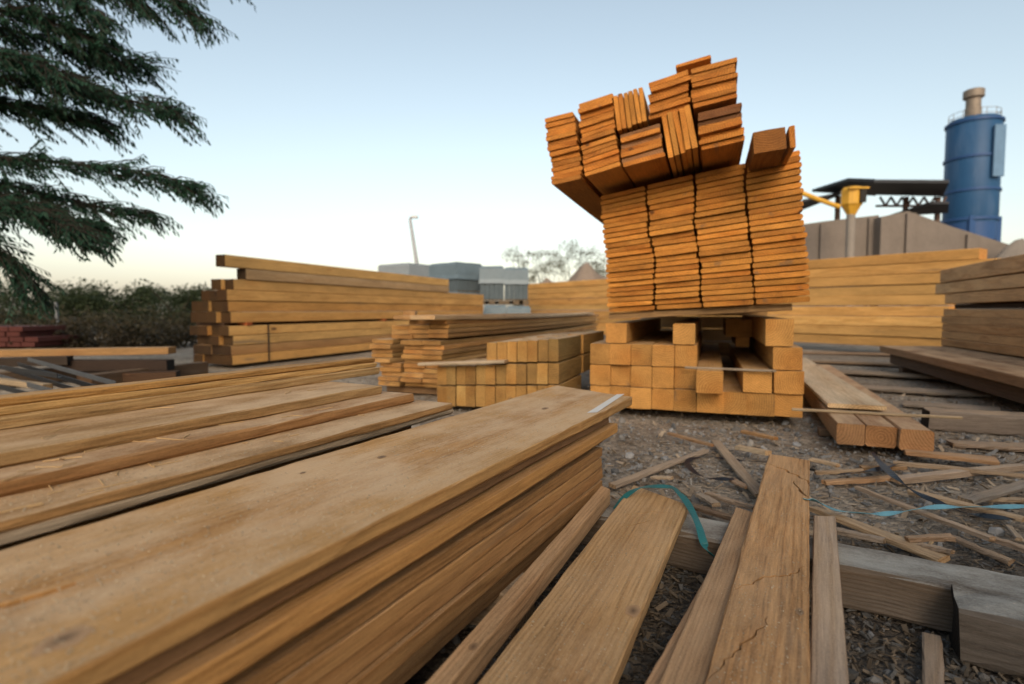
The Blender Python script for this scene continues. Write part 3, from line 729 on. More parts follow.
for r_, cols in enumerate((4, 4, 3, 2)):
    for c in range(cols):
        lay(FG, -bw * (c + .5) + rnd.uniform(-.012, .012) - .005 + .012 * r_ * 0, rnd.uniform(-.05, .05) + .14 - .02 * (3 - r_), z + h / 2, 6.75 + rnd.uniform(-.1, .1), bw * .96, h * .955, tintv(GOLD, .1, .6), 'beam',
            'golden beam, upper half of the left rear stack, row %s, %s from right' % (('one', 'two', 'three', 'four')[r_], ORD[c + 1]), 'beam', G4, mats=WMD, seg=6, bev=.004)
    z += h
lay(FG, -.06, .33, z + .06, 4.85, .13, .116, tintv((.50, .37, .22), .05, .6), 'beam', 'pale beam set back on the left rear stack, second from its top', 'beam', G4, mats=WMD, seg=6)
lay(FG, -.05, .05, z + .118 + .065, 5.1, .13, .124, tintv(GOLD, .05, .6), 'beam', 'topmost single beam of the left rear stack, jutting out at the left', 'beam', G4, mats=WMD, seg=6)
band(FG, -bw * 4 - .01, .012, .62, .03, .03 + 4 * .105, .02, BLK, 'dark steel strap round the lower half of the left rear stack')

# low timbers and steel bars further left
span(D(172, 347, 5.0), D(-160, 352, 4.6), .16, .06, (.36, .21, .085, .3), 'timber', 'long orange timber on top of the low dark heap at the left', 'timber', 'timbers in the low dark heap', seg=8)
span(D(174, 358, 4.9) - Vector((0, .05, .01)), D(60, 360, 4.75), .14, .09, (0.032, 0.018, 0.011, .0), 'timber', 'dark timber right under the long orange one', 'timber', 'timbers in the low dark heap', seg=8, mats=WMD)
span(D(178, 371, 4.7), D(80, 374, 4.5), .13, .08, (0.072, 0.038, 0.018, .0), 'timber', 'brownish timber lowest at the right of the dark heap', 'timber', 'timbers in the low dark heap', seg=8, mats=WMD)
span(D(70, 356, 4.7), D(-120, 362, 4.3), .13, .07, (0.045, 0.032, 0.023, .0), 'timber', 'greyish timber under the left half of the orange one', 'timber', 'timbers in the low dark heap', seg=8, mats=WMD)
for i, x in enumerate((30, 130)):
    p = D(x, 372, 4.8); span(Vector((p.x, 4.3, .12)), Vector((p.x + .3, 5.4, .12)), .12, .12, (.12, .08, .05, .2), 'bearer', 'dark bearer under the low heap, %s one' % ('left', 'right')[i], 'bearer', seg=3)
STEEL = plain('dark_steel', (.022, .024, .028), .42, .6, var=.3, bump=.1); STEEL2 = plain('grey_steel', (.11, .115, .12), .5, .5, var=.3, bump=.1)
def angle_bar(A, B, w, mat, label):
    A = Vector(A); B = Vector(B); x = (B - A).normalized(); y = Vector((0, 0, 1)).cross(x).normalized(); zz = x.cross(y); t = w * .16
    prof = [(-w / 2, 0), (w / 2, 0), (w / 2, t), (-w / 2 + t, t), (-w / 2 + t, w), (-w / 2, w)]
    vs = [tuple(P + y * a + zz * b) for P in (A, B) for a, b in prof]
    fs = [(i, (i + 1) % 6, 6 + (i + 1) % 6, 6 + i) for i in range(6)] + [tuple(reversed(range(6))), tuple(range(6, 12))]
    me = bpy.data.meshes.new('steel_bar'); me.from_pydata(vs, [], fs); me.update()
    return tag(link('steel_bar', me, mat), label, 'steel bar', 'steel bars in the dark rack')
bars = [((30, 361), (118, 386), .026, STEEL2, 'pale grey steel angle bar along the right of the dark rack'), ((20, 366), (106, 392), .026, STEEL, 'dark steel angle bar next to the pale one'),
        ((5, 369), (90, 396), .026, STEEL, 'dark steel angle bar in the middle of the rack'), ((-20, 372), (70, 398), .026, STEEL2, 'grey steel angle bar at the lower left of the rack'),
        ((-40, 377), (50, 402), .026, STEEL, 'dark steel angle bar low at the left edge'), ((-30, 364), (60, 378), .022, STEEL, 'dark steel angle bar crossing behind the others')]
for i, (a, b, w, m, lab) in enumerate(bars):
    angle_bar(D(*a, 3.9 - .04 * i), D(*b, 2.9 - .05 * i), w, m, lab)
span(D(-20, 376, 3.3), D(48, 384, 3.1), .05, .03, (.42, .31, .19, .4), 'lath', 'single light lath lying on the steel bars', 'lath')
for i, (a, b) in enumerate((((-60, 395), (120, 378)), ((-80, 425), (70, 408)))):
    p, q = D(*a, 3.5 - .5 * i), D(*b, 3.7 - .5 * i)
    vs = Vector((p.x, p.y, 0)); 
    span((p.x, p.y, min(p.z, q.z) - .02), (q.x, q.y, min(p.z, q.z) - .02), .1, .09, (.10, .07, .05, .1), 'bearer', 'dark bearer under the steel bars, %s one' % ('rear', 'front')[i], 'bearer', seg=3)

# ------------------------------------------------------------------ long golden stack at the back right
def long_stack(o, yaw, L, rows, hrow, z0, wd, lab, grp, mats=None, cols=GOLD, endj=.05, tops=None):
    fr = Frame(o, yaw); z = z0
    for r_ in range(rows):
        if r_ == rows // 2 - 1: z += .03
        e = rnd.uniform(-endj, endj) + (tops[r_] if tops else 0)
        lay(fr, -wd / 2 + rnd.uniform(-.012, .012), e, z + hrow / 2, L, wd, hrow * .955, tintv(cols, .09, .4), 'beam', lab % ORD[r_ + 1], 'beam', grp, seg=8, bev=.005, mats=mats, bow=rnd.uniform(-.02, .02))
        z += hrow
    return fr, z
# its face looks to the camera: depth axis runs away to the left
HO = W(945, 350, .10); HO.z = 0
def face_stack(o, yaw, L, rows, hrow, z0, wd, lab, grp, cols, tops=None, endj=.05):
    d = Vector((math.sin(R(yaw)), math.cos(R(yaw)), 0)); n = Vector((math.cos(R(yaw)), -math.sin(R(yaw)), 0)); z = z0
    for r_ in range(rows):
        if r_ == 4: z += .004
        e = rnd.uniform(-endj, endj) + (tops[r_] if tops else 0)
        A = Vector(o) - d * e; j = rnd.uniform(-.012, .012)
        A = A + n * j
        span((A.x, A.y, z + hrow), tuple(Vector((A.x, A.y, z + hrow)) + d * (L + rnd.uniform(-.1, .1))), wd, hrow * .95, tintv(cols, .10, .5), 'beam', lab % ORD[r_ + 1], 'beam', grp, side=-1, seg=8, bev=.005, bow=rnd.uniform(-.01, .01))
        z += hrow
YH = -34.2
face_stack(HO, YH, 5.0, 9, .143, .10, .28, 'golden beam, %s from the bottom of the long stack behind the leaning stack', 'beams in the long golden stack', GOLD, tops=[0, 0, 0, .03, 0, 0, .1, .75, .3])
dH = Vector((math.sin(R(YH)), math.cos(R(YH)), 0)); nH = Vector((math.cos(R(YH)), -math.sin(R(YH)), 0))
face_stack(HO + dH * 5.5, YH, 3.9, 9, .138, .06, .28, 'orange-gold beam, %s from the bottom of the distant strapped stack', 'beams in the distant golden stack', GOLD)
for k, t in enumerate((.5, 4.3)):
    p = HO + dH * t; span((p.x, p.y, .095), tuple(Vector((p.x, p.y, .095)) + nH * .4), .1, .09, (.10, .07, .05, .1), 'bearer', 'dark bearer under the long golden stack, %s end' % ('near', 'far')[k], 'bearer', seg=3)
pb = HO + dH * 8.6 - nH * .02
me = bpy.data.meshes.new('strap'); 
bx_ = []
# ------------------------------------------------------------------ right-hand stack, tilted panel planks, ground boards
def left_face(o, yaw, L, specs, wd, lab, grp):
    d = Vector((math.sin(R(yaw)), math.cos(R(yaw)), 0)); n = Vector((math.cos(R(yaw)), -math.sin(R(yaw)), 0))
    for i, (z0, z1, e, c) in enumerate(specs):
        A = Vector(o) + d * e + n * rnd.uniform(-.015, .015)
        span((A.x, A.y, z1), tuple(Vector((A.x, A.y, z1)) - d * L), wd, (z1 - z0) * .95, tintv(c, .08, .5), 'board', lab % ORD[len(specs) - i], 'board', grp, side=1, seg=10, bev=.004, bow=rnd.uniform(-.012, .012))
# far-left end at (941, ..)
JO = D(942, 330, 5.8); JO.z = 0
OB = (.30, .19, .095)
sp = []; z = .10
for i in range(7): sp.append((z, z + .075, [.0, .02, -.02, .03, .02, .06, .03][i], (.50, .28, .12))); z += .076
z += .045
for i in range(3): sp.append((z, z + [.105, .11, .14][i], [0, .25, .10][i], (.60, .36, .17))); z += [.106, .111, .141][i]
left_face(JO, 20.5, 4.2, sp, .9, 'dull brown board, %s from the top of the stack at the right edge', 'boards in the right edge stack')
YJ = 20.5
dJ = Vector((math.sin(R(20.5)), math.cos(R(20.5)), 0)); nJ = Vector((math.cos(R(20.5)), -math.sin(R(20.5)), 0)); aJ = JO + nJ * .10
span((aJ.x, aJ.y, .678), tuple(Vector((aJ.x, aJ.y, .678)) - dJ * 4.0), .7, .044, (.05, .03, .02, 0), 'bearer', 'dark filler board standing in for the shade in the gap of the right edge stack', 'bearer', side=1, seg=4)  # added to close the gap, shade painted as a dark board
FJ = Frame((0, 0, 0), YJ)
pa = W(880, 345.5, .25); pbb = W(1024, 377, .25)
d_ = (pbb - pa).normalized(); nn = Vector((-d_.y, d_.x, 0))
for i in range(4):
    w = .29
    a = pa + nn * (.30 * i) + d_ * [0, -.06, .02, -.03][i]
    span(a, a + d_ * 4.6, w, .055 if i else .065, (*[(.34, .215, .12), (.33, .20, .11), (.30, .185, .10), (.30, .18, .10)][i], .7), 'board', ('thick dull brown board, front one of the flat raft before the right stack', 'brown board second in the flat raft before the right stack', 'brown board third in the flat raft before the right stack', 'brown board last in the flat raft, against the right stack')[i], 'board', 'boards in the flat raft at the right', side=1, seg=14, bev=.006, jit=.002)
for i in range(2):
    a = pa + nn * (.07 + .5 * i) + d_ * (.10 + .05 * i) - Vector((0, 0, .068))
    span(a, a + d_ * 4.2, .46, .105, (.13, .08, .05, .1), 'board', 'dark thick board underneath the flat raft at the right, %s one' % ('front', 'rear')[i], 'board', 'dark boards under the raft', side=1, seg=8)
for k, t in enumerate((.5, 3.2)):
    a = pa + d_ * t + nn * .06; span((a.x, a.y, .074), (a.x + nn.x * 1.1, a.y + nn.y * 1.1, .074), .12, .072, (.10, .07, .05, .1), 'bearer', 'dark bearer under the flat raft at the right, %s one' % ('far', 'near')[k], 'bearer', seg=3)
GB = 'old boards trodden flat at the right'
OLDB = [((800, 352), (905, 354), .30, (.27, .165, .10)), ((800, 360), (960, 366), .28, (.24, .18, .13)), ((810, 369), (985, 379), .26, (.30, .245, .19)), ((850, 377), (1010, 388), .26, (.24, .18, .14)),
        ((860, 386), (990, 393), .22, (.30, .25, .20)), ((885, 394), (1060, 405), .22, (.26, .21, .17)), ((905, 402), (1000, 409), .20, (.33, .28, .23)), ((990, 392), (1080, 398), .18, (.33, .235, .15)),
        ((945, 420), (1060, 426), .16, (.30, .26, .22)), ((950, 441), (1060, 446), .10, (.30, .22, .16)), ((965, 430), (1050, 436), .14, (.31, .25, .19))]
OLL = ['reddish brown old board flat on the ground at the foot of the golden stack', 'dark old board flat on the ground, second from the golden stack', 'greyish old board flat on the ground behind the white-topped plank', 'dark brown old board flat on the ground, mid yard',
       'pale grey old board flat on the ground, mid yard', 'long dull old board flat on the ground running to the right edge', 'light grey old board ending near the three beams', 'brown short board at the right edge under the raft',
       'grey board on the ground right of the three beams', 'thin grey-brown board right of the three beams, lowest', 'pale board on the ground right of the three beams, middle']
for i, (a, b, w, c) in enumerate(OLDB):
    if i in (3, 5, 10): continue
    c = tuple(.6 * k + .4 * g for k, g in zip(c, (.24, .185, .135))); z = .016 + .008 * (i % 3)
    span(W(*a, z), W(*b, z + .01), w, .02, tintv(c, .06, .35), 'board', OLL[i], 'board', GB, seg=14, bev=.006, jit=.004, crook=rnd.uniform(-.03, .03), twist=rnd.uniform(-.05, .05))
span(W(925, 409, .10), W(1070, 417, .10), .14, .10, (.25, .20, .16, .6), 'sleeper', 'grey-topped dark sleeper behind the three beams, towards the right edge', 'sleeper', 'squared sleepers on the ground', seg=12, bev=.008, jit=.003, mats=WMD)

# three short beams with a pale plank on them
KO = W(836, 443.5, .035); KO.z = 0
FK = Frame(KO, 22.5)
e0 = FK.sz(836, 433)[0]; e1 = FK.sz(865.5, 433)[0]; e2 = FK.sz(898, 433)[0]; e3 = FK.sz(932.5, 433)[0]
BK = (.34, .185, .085)
for i, (a, b, l) in enumerate(((e0, e1, 'left'), (e1, e2, 'middle'), (e2, e3, 'right'))):
    lay(FK, (a + b) / 2, .0 + [0, .0, -.03][i], .035 + .045, 3.0, (b - a) * .97, .09, tintv((.40, .24, .13), .05, .8), 'beam', '%s one of the three brown beams lying under the pale plank' % l, 'beam', 'three beams under the pale plank', seg=10, bev=.007 if i else .005, jit=.002, mats=[WOOD, WENDB] if False else WM)
for k, t in enumerate((.35, 2.2)):
    lay(FK, e0 - .03, t, .016, e3 - e0 + .06, .08, .032, (.12, .08, .05, .1), 'bearer', 'dark bearer under the three brown beams, %s one' % ('near', 'far')[k], 'bearer', cross=True)
ZP = .158
pA, pB = W(888, 407, ZP), W(827, 402.5, ZP); dP = Vector((math.sin(R(21)), math.cos(R(21)), 0)); nP = Vector((dP.y, -dP.x, 0)); wP = (pA - pB).dot(nP)
cP = pB + nP * wP / 2; sP = (pA - pB).dot(dP) / 2
span(cP + dP * 2.9, cP + dP * sP, wP, .021, (.78, .62, .42, .25), 'board', 'pale whitish plank resting on the three brown beams, orange front edge', 'board', seg=12, skew=0)
span(W(792, 408, .14), W(962, 416.5, .14), .02, .012, (.48, .38, .25, .4), 'lath', 'long thin lath caught under the front of the pale plank', 'lath', GLT, seg=10)

# ------------------------------------------------------------------ generic shape helpers
class MB:
    def __init__(s): s.v = []; s.f = []
    def box(s, c, sz, M=None):
        k = len(s.v)
        for dx, dy, dz in ((-1, -1, -1), (1, -1, -1), (1, 1, -1), (-1, 1, -1), (-1, -1, 1), (1, -1, 1), (1, 1, 1), (-1, 1, 1)):
            p = Vector((dx * sz[0] / 2, dy * sz[1] / 2, dz * sz[2] / 2))
            if M: p = M @ p
            s.v.append(tuple(Vector(c) + p))
        s.f += [tuple(a + k for a in f) for f in ((0, 3, 2, 1), (4, 5, 6, 7), (0, 1, 5, 4), (1, 2, 6, 5), (2, 3, 7, 6), (3, 0, 4, 7))]
        return s
    def bar(s, A, B, w, h=None):
        A = Vector(A); B = Vector(B); x = B - A; L = x.length; x.normalize()
        ref = Vector((0, 0, 1)) if abs(x.z) < .95 else Vector((0, 1, 0))
        y = ref.cross(x).normalized(); z = x.cross(y)
        M = Matrix((x, y, z)).transposed()
        return s.box((A + B) / 2, (L, w, h or w), M)
    def lathe(s, prof, n=32, c=(0, 0, 0), cap=True):
        k = len(s.v)
        for r_, z in prof:
            for i in range(n):
                a = 2 * math.pi * i / n; s.v.append((c[0] + r_ * math.cos(a), c[1] + r_ * math.sin(a), c[2] + z))
        for j in range(len(prof) - 1):
            for i in range(n):
                i2 = (i + 1) % n; s.f.append((k + j * n + i, k + j * n + i2, k + (j + 1) * n + i2, k + (j + 1) * n + i))
        if cap:
            s.f.append(tuple(k + i for i in reversed(range(n)))); s.f.append(tuple(k + (len(prof) - 1) * n + i for i in range(n)))
        return s
    def tube(s, pts, rad, n=8):
        P = [Vector(p) for p in pts]; k = len(s.v)
        for i, p in enumerate(P):
            t = (P[min(i + 1, len(P) - 1)] - P[max(i - 1, 0)]).normalized()
            a = t.cross(Vector((0, 0, 1)) if abs(t.z) < .9 else Vector((1, 0, 0))).normalized(); b = t.cross(a)
            r_ = rad[i] if isinstance(rad, (list, tuple)) else rad
            for j in range(n):
                an = 2 * math.pi * j / n; s.v.append(tuple(p + (a * math.cos(an) + b * math.sin(an)) * r_))
        for i in range(len(P) - 1):
            for j in range(n):
                s.f.append((k + i * n + j, k + i * n + (j + 1) % n, k + (i + 1) * n + (j + 1) % n, k + (i + 1) * n + j))
        s.f.append(tuple(k + j for j in reversed(range(n)))); s.f.append(tuple(k + (len(P) - 1) * n + j for j in range(n)))
        return s
    def build(s, name, mat, parent=None, smooth=False):
        me = bpy.data.meshes.new(name); me.from_pydata(s.v, [], s.f); me.update()
        bm = bmesh.new(); bm.from_mesh(me); bmesh.ops.recalc_face_normals(bm, faces=bm.faces); bm.to_mesh(me); bm.free()
        if smooth:
            me.polygons.foreach_set('use_smooth', [True] * len(me.polygons))
            me.set_sharp_from_angle(angle=R(40))
        return link(name, me, mat, parent)

# ------------------------------------------------------------------ wrapped block pallets
WRAP = plain('pale_blue_wrap', (.115, .155, .18), .35, var=.25, scale=3.0, bump=.3); BLOCK = plain('grey_block', (.075, .095, .105), .85, var=.3, scale=5)
WHITEW = plain('white_wrap', (.22, .245, .26), .4, var=.2, scale=3, bump=.3); PALW = plain('pallet_wood', (.11, .08, .05), .85)
def block_pallet(x0, x1, yt, Y, label, zb, hood=.5, yaw=0.0, wrap=None):
    A = D(x0, yt, Y); B = D(x1, yt, Y); w = (B - A).length; zt_ = A.z; hh = zt_ - zb
    t = empty('block_pallet', ((A.x + B.x) / 2, Y + w * .4, zb), yaw)
    tag(t, label, 'pallet', 'pallets of wrapped blocks in the distance')
    d = w * .8
    ph = .13
    m = MB()
    nc, nr = 5, max(3, int((hh - ph) / .2))
    for i in range(nc):
        for k in range(nr):
            m.box((-w / 2 + w * (i + .5) / nc, 0, ph + (hh - ph - .02) * (k + .5) / nr), (w / nc - .005, d - .02, (hh - ph) / nr - .004))
    m.build('block_layers', BLOCK, t)
    c = MB(); e = .012; hz = hh * (1 - hood)
    # plastic hood: slightly slack skirt over the top
    rings = []
    for (zz, g) in ((hz, .03), (hz + .1, .012), (hh - .05, .008), (hh, -.03)):
        for i in range(24):
            a = i / 24; per = a * 4; q = int(per); f = per - q
            xy = [(-1 + 2 * f, -1), (1, -1 + 2 * f), (1 - 2 * f, 1), (-1, 1 - 2 * f)][q]
            j = g + rnd.uniform(0, .006)
            c.v.append((xy[0] * (w / 2 + j), xy[1] * (d / 2 + j), zz + rnd.uniform(-.005, .005)))
    for r_ in range(3):
        for i in range(24): c.f.append((r_ * 24 + i, r_ * 24 + (i + 1) % 24, (r_ + 1) * 24 + (i + 1) % 24, (r_ + 1) * 24 + i))
    c.f.append(tuple(72 + i for i in range(24)))
    c.build('plastic_hood', wrap or WRAP, t)
    p = MB()
    for i in (-1, 0, 1): p.box((i * w * .42, 0, .045), (.14, d, .09))
    p.box((0, d * .3, .05), (w * .96, .08, .08))
    for i in range(5): p.box((0, -d / 2 + d * (i + .5) / 5, .112), (w, d / 6, .022))
    p.build('pallet_base', PALW, t)
    return t
zq = D(500, 305, 13.0).z
block_pallet(484.5, 506, 305, 13.0, 'lower left wrapped pallet under the grey-blue pair', 0.0)
block_pallet(507.5, 530, 306, 13.0, 'lower right wrapped pallet under the grey-blue pair', 0.0)
block_pallet(480, 503.5, 266, 13.05, 'upper left pallet of the grey-blue pair right of the beams', zq + .01, .45)
block_pallet(504.5, 528, 267.5, 13.05, 'upper right pallet of the grey-blue pair, below the distant bush', zq + .01, .45)
block_pallet(432.5, 475, 262.5, 13.4, 'blue-grey pallet between the leaning mast and the pair', .95, .5, -.75)
block_pallet(432.5, 475, 291, 13.4, 'lower pallet beneath the blue-grey one beside the beams', 0.0, .5, -.75)
block_pallet(381, 424, 263.5, 15.0, 'low wide white-and-blue pallet left of the leaning mast', .85, .6, -.6, WHITEW)
for x, Y, w in ((398, 15.0, 1.1),):
    p = D(x, 300, Y); m = MB(); 
    block_pallet(x - w / Y * 280, x + w / Y * 280, CY - (CY - 301) , Y, 'lower pallet hidden behind the beams, below the %s' % ('white-wrapped pallet' if x > 420 else 'wide white-and-blue pallet'), 0.0)

# leaning mast
MET = plain('galvanised_steel', (.30, .31, .32), .5, .6, var=.15, bump=.05)
t = empty('lamp_mast', (D(426, 300, 24).x, 24, 0)); tag(t, 'thin grey leaning mast with a bent lamp head against the sky', 'mast')
b0 = Vector((0, 0, 0)); tp = D(410, 219, 24) - t.location
MB().tube([b0, b0.lerp(tp, .5), tp], [.11, .09, .06], 10).build('pole', MET, t, True)
hd = D(413.5, 216.5, 24) - t.location
MB().tube([tp, tp + Vector((.04, 0, .05)), hd], [.06, .06, .05], 8).build('arm', MET, t, True)
MB().box(hd + Vector((.05, 0, -.02)), (.26, .2, .1)).build('lamp_head', MET, t)

# ------------------------------------------------------------------ sand heap, bin walls, canopy, hopper, silo
def heap(name, cx, cy, rx, ry, h, mat, label, seed):
    vs = []; fs = []; n, mr = 48, 16
    for j in range(mr + 1):
        u = j / mr
        for i in range(n):
            a = 2 * math.pi * i / n; k = 1 + .16 * noise.noise(Vector((math.cos(a) * 1.7, math.sin(a) * 1.7, seed)))
            x, y = rx * u * k * math.cos(a), ry * u * k * math.sin(a)
            z = h * max(0, (1 - u) ** 1.15 + .02) * (1 + .18 * noise.noise(Vector((x, y, seed)))) + .12 * noise.noise(Vector((x * 1.8, y * 1.8, seed))) * (1 - u)
            vs.append((x, y, z - (.1 if j == mr else 0)))
    for j in range(mr):
        for i in range(n): fs.append((j * n + i, j * n + (i + 1) % n, (j + 1) * n + (i + 1) % n, (j + 1) * n + i))
    me = bpy.data.meshes.new(name); me.from_pydata(vs, [], fs); me.update()
    me.polygons.foreach_set('use_smooth', [True] * len(fs))
    o = link(name, me, mat); o.location = (cx, cy, 0)
    return tag(o, label, 'sand heap')
SAND = plain('brown_sand', (.20, .155, .12), .95, var=.25, scale=4, bump=.8); SAND2 = plain('grey_sand', (.16, .14, .12), .95, var=.2, scale=3, bump=.8)
p = D(590, 300, 22); heap('sand_heap', p.x, 22.5, 2.9, 3.0, D(590, 263, 22).z, SAND, 'brown sand heap just left of the tall leaning stack', 2.0)
p = D(548, 300, 23); heap('sand_heap', p.x, 24, 2.0, 2.4, D(548, 277, 23).z, SAND, 'lower sand heap beneath the distant bush', 5.0)
CONC = plain('weathered_concrete', (.15, .125, .105), .9, var=.3, scale=1.6, bump=.4, dirt=(.12, .10, .085))
CONC2 = plain('pale_concrete', (.20, .175, .15), .9, var=.25, scale=1.6, bump=.4)
YW = 19.0
def bin_wall(pts, label, ribs, thick=.35, Y=YW, dy=0.0):
    t = empty('bin_wall', (D(pts[0][0], 300, Y).x, Y + dy, 0)); tag(t, label, 'wall', 'concrete bin walls')
    top_ = [D(x, y, Y) for x, y in pts]; vs = []; fs = []
    for q in top_:
        x = q.x - t.location.x
        for yy in (0, thick): vs += [(x, yy, -.1), (x, yy, q.z)]
    for i in range(len(top_) - 1):
        a, b = i * 4, i * 4 + 4
        fs += [(a, b, b + 1, a + 1), (a + 2, a + 3, b + 3, b + 2), (a + 1, b + 1, b + 3, a + 3)]
    e = (len(top_) - 1) * 4
    fs += [(0, 1, 3, 2), (e, e + 2, e + 3, e + 1)]
    m = MB(); m.v = vs; m.f = fs; m.build('panel', CONC, t)
    for rx, ry in ribs:
        q = D(rx, ry, Y); h = q.z - .05
        MB().box((q.x - t.location.x, -.04, h / 2), (.30, .12, h)).build('rib', CONC, t)
    return t
bin_wall([(790, 226), (826, 221), (879, 215)], 'concrete bin wall behind the yellow hopper, left one', [(824, 223), (872, 217)])
bin_wall([(880, 217), (908, 211), (950, 226), (1014, 246), (1060, 262)], 'sloping concrete bin wall below the blue silo', [(884, 216), (910, 212), (970, 233)], Y=18.6)
p = D(1000, 262, 17); heap('sand_heap', p.x + 1.2, 17.6, 4.2, 1.3, D(960, 240, 17.6).z, SAND2, 'grey sand heap against the sloping bin wall', 8.0)
p = D(858, 240, 21.5); heap('sand_heap', p.x, 22.5, 2.6, 2.0, D(858, 222, 22).z, SAND, 'brown sand heap inside the bin, behind the hopper post', 9.0)

ROOF = plain('dark_roof_sheet', (.035, .037, .042), .6, .3, var=.3, bump=.1); RUST = plain('rusty_steel', (.10, .06, .045), .75, .4, var=.4, bump=.2)
YC = 25.0
t = empty('canopy', (D(880, 300, YC).x, YC, 0)); tag(t, 'dark open-sided canopy roof beside the blue silo', 'canopy')
def rel(px, py, Y): return D(px, py, Y) - t.location
def slab(c4, th, name, mat, par):
    m = MB(); m.v = [tuple(c) for c in c4] + [tuple(c + Vector((0, 0, th))) for c in c4]
    m.f = [(0, 3, 2, 1), (4, 5, 6, 7), (0, 1, 5, 4), (1, 2, 6, 5), (2, 3, 7, 6), (3, 0, 4, 7)]
    return m.build(name, mat, par)
slab([rel(876, 195, YC), rel(943, 196.5, YC), rel(949, 183, YC - 2.8), rel(874, 182.5, YC - 2.8)], .12, 'roof_sheet', ROOF, t)
slab([rel(812, 192, YC + 1), rel(876, 196, YC), rel(875, 182, YC - 2.8), rel(848, 181, YC - 1.8)], .12, 'roof_sheet', ROOF, t)
slab([rel(800, 211, YC + 1), rel(836, 197, YC + 1), rel(842, 194, YC - .5), rel(802, 202, YC - .5)], .1, 'eave_sheet', ROOF, t)
slab([rel(890, 217, YC), rel(948, 213, YC), rel(949, 204, YC - 1.2), rel(930, 204, YC - 1.2)], .1, 'eave_sheet', ROOF, t)
for a in ((838, 196), (906, 197), (938, 197)):
    q = rel(*a, YC + .2); MB().bar((q.x, q.y, 0), q, .16).build('post', RUST, t)
tr = MB()
for i in range(6):
    x = 880 + i * 11; tr.bar(rel(x, 197, YC + .1), rel(x + 5.5, 206, YC + .1), .07); tr.bar(rel(x + 5.5, 206, YC + .1), rel(x + 11, 197, YC + .1), .07)
tr.bar(rel(876, 206, YC + .1), rel(946, 206, YC + .1), .09)
tr.build('truss', RUST, t)

YEL = plain('yellow_paint', (.50, .27, .03), .5, var=.25, scale=4, bump=.1, dirt=(.20, .11, .03)); DKM = plain('dark_opening', (.02, .018, .015), .8)
YY = 17.0
t = empty('hopper', (D(851, 300, YY).x, YY, 0)); tag(t, 'yellow hopper box on a grey post beside the concrete bins', 'hopper')
a = rel(839, 212, YY); b_ = rel(864.5, 186, YY); w = b_.x - a.x; h = b_.z - a.z
m = MB(); zc_ = (a.z + b_.z) / 2; cx_ = (a.x + b_.x) / 2
m.lathe([(.12, -h * .62), (w * .34, -h * .30), (w * .41, -h * .22), (w * .41, h * .34), (w * .32, h * .44), (w * .1, h * .44)], 8, (cx_, 0, zc_)).build('hopper_body', YEL, t)
MB().box((cx_ + w * .2, -w * .41, zc_ + .04), (w * .24, .06, h * .5)).build('inspection_window', DKM, t)
MB().box((cx_, -w * .43, zc_ + h * .34), (w * .8, .10, .05)).build('lip', YEL, t)
q = rel(851, 214, YY); MB().tube([(q.x, 0, 0), (q.x, 0, q.z)], .12, 12).build('post', CONC2, t, True)
MB().tube([rel(802, 193, YY + .4), rel(820, 200, YY + .2), rel(840, 207, YY)], .07, 8).build('chute_arm', YEL, t, True)

BLUE = plain('blue_silo_paint', (.014, .062, .145), .5, var=.18, scale=.8, bump=.05, dirt=(.06, .11, .20)); BLUED = plain('dark_blue_paint', (.02, .06, .16), .5, var=.2, scale=1)
YS = 30.0
c0 = D(947.5, 200, YS); c1 = D(1005, 200, YS); sr_ = (c1.x - c0.x) / 2 * .775
t = empty('silo', ((c0.x + c1.x) / 2 - .30, YS, 0)); tag(t, 'tall blue cement silo with a filter vent on its roof', 'silo')
zt_ = D(976, 116, YS - sr_).z; zb_ = D(976, 219, YS - sr_).z
MB().lathe([(sr_ * .12, zb_ - 2.4), (sr_, zb_), (sr_, zt_), (sr_ * .9, zt_ + .18), (.4, zt_ + .35)], 48).build('tank', BLUE, t, True)
for f in (.0, .29, .62, 1.0):
    zz = lerp(zb_, zt_, f) - (.12 if f == 1 else 0); MB().lathe([(sr_ + .003, zz), (sr_ + .07, zz + .02), (sr_ + .07, zz + .14), (sr_ + .003, zz + .16)], 48, cap=False).build('rim_band', BLUED, t, True)
for k in range(4):
    an = R(45 + 90 * k + 8); MB().bar((sr_ * .92 * math.cos(an), sr_ * .92 * math.sin(an), 0), (sr_ * .92 * math.cos(an), sr_ * .92 * math.sin(an), zb_ + .2), .3).build('leg', BLUED, t)
m = MB()
for k in range(4):
    a0, a1 = R(53 + 90 * k), R(143 + 90 * k)
    m.bar((sr_ * .92 * math.cos(a0), sr_ * .92 * math.sin(a0), zb_ - .4), (sr_ * .92 * math.cos(a1), sr_ * .92 * math.sin(a1), zb_ - 2.6), .12)
    m.bar((sr_ * .92 * math.cos(a1), sr_ * .92 * math.sin(a1), zb_ - .4), (sr_ * .92 * math.cos(a0), sr_ * .92 * math.sin(a0), zb_ - 2.6), .12)
m.build('brace', BLUED, t)
sk = MB(); sk.lathe([(sr_ * .97, zb_ - 1.0), (sr_ * .97, zb_)], 48, cap=False).build('skirt', BLUED, t, True)
GALV = plain('dull_filter_metal', (.20, .165, .13), .6, .3, var=.3, bump=.1)
v0 = D(974, 111, YS); v1 = D(974, 83, YS); vh = v1.z - v0.z; vx = v0.x - t.location.x - .05
MB().lathe([(.36, -.25), (.36, vh * .35), (.33, vh * .37), (.33, vh * .66), (.46, vh * .72), (.46, vh * .97), (.38, vh)], 24, (vx, 0, zt_ + .3)).build('filter_vent', GALV, t, True)
rl = MB()
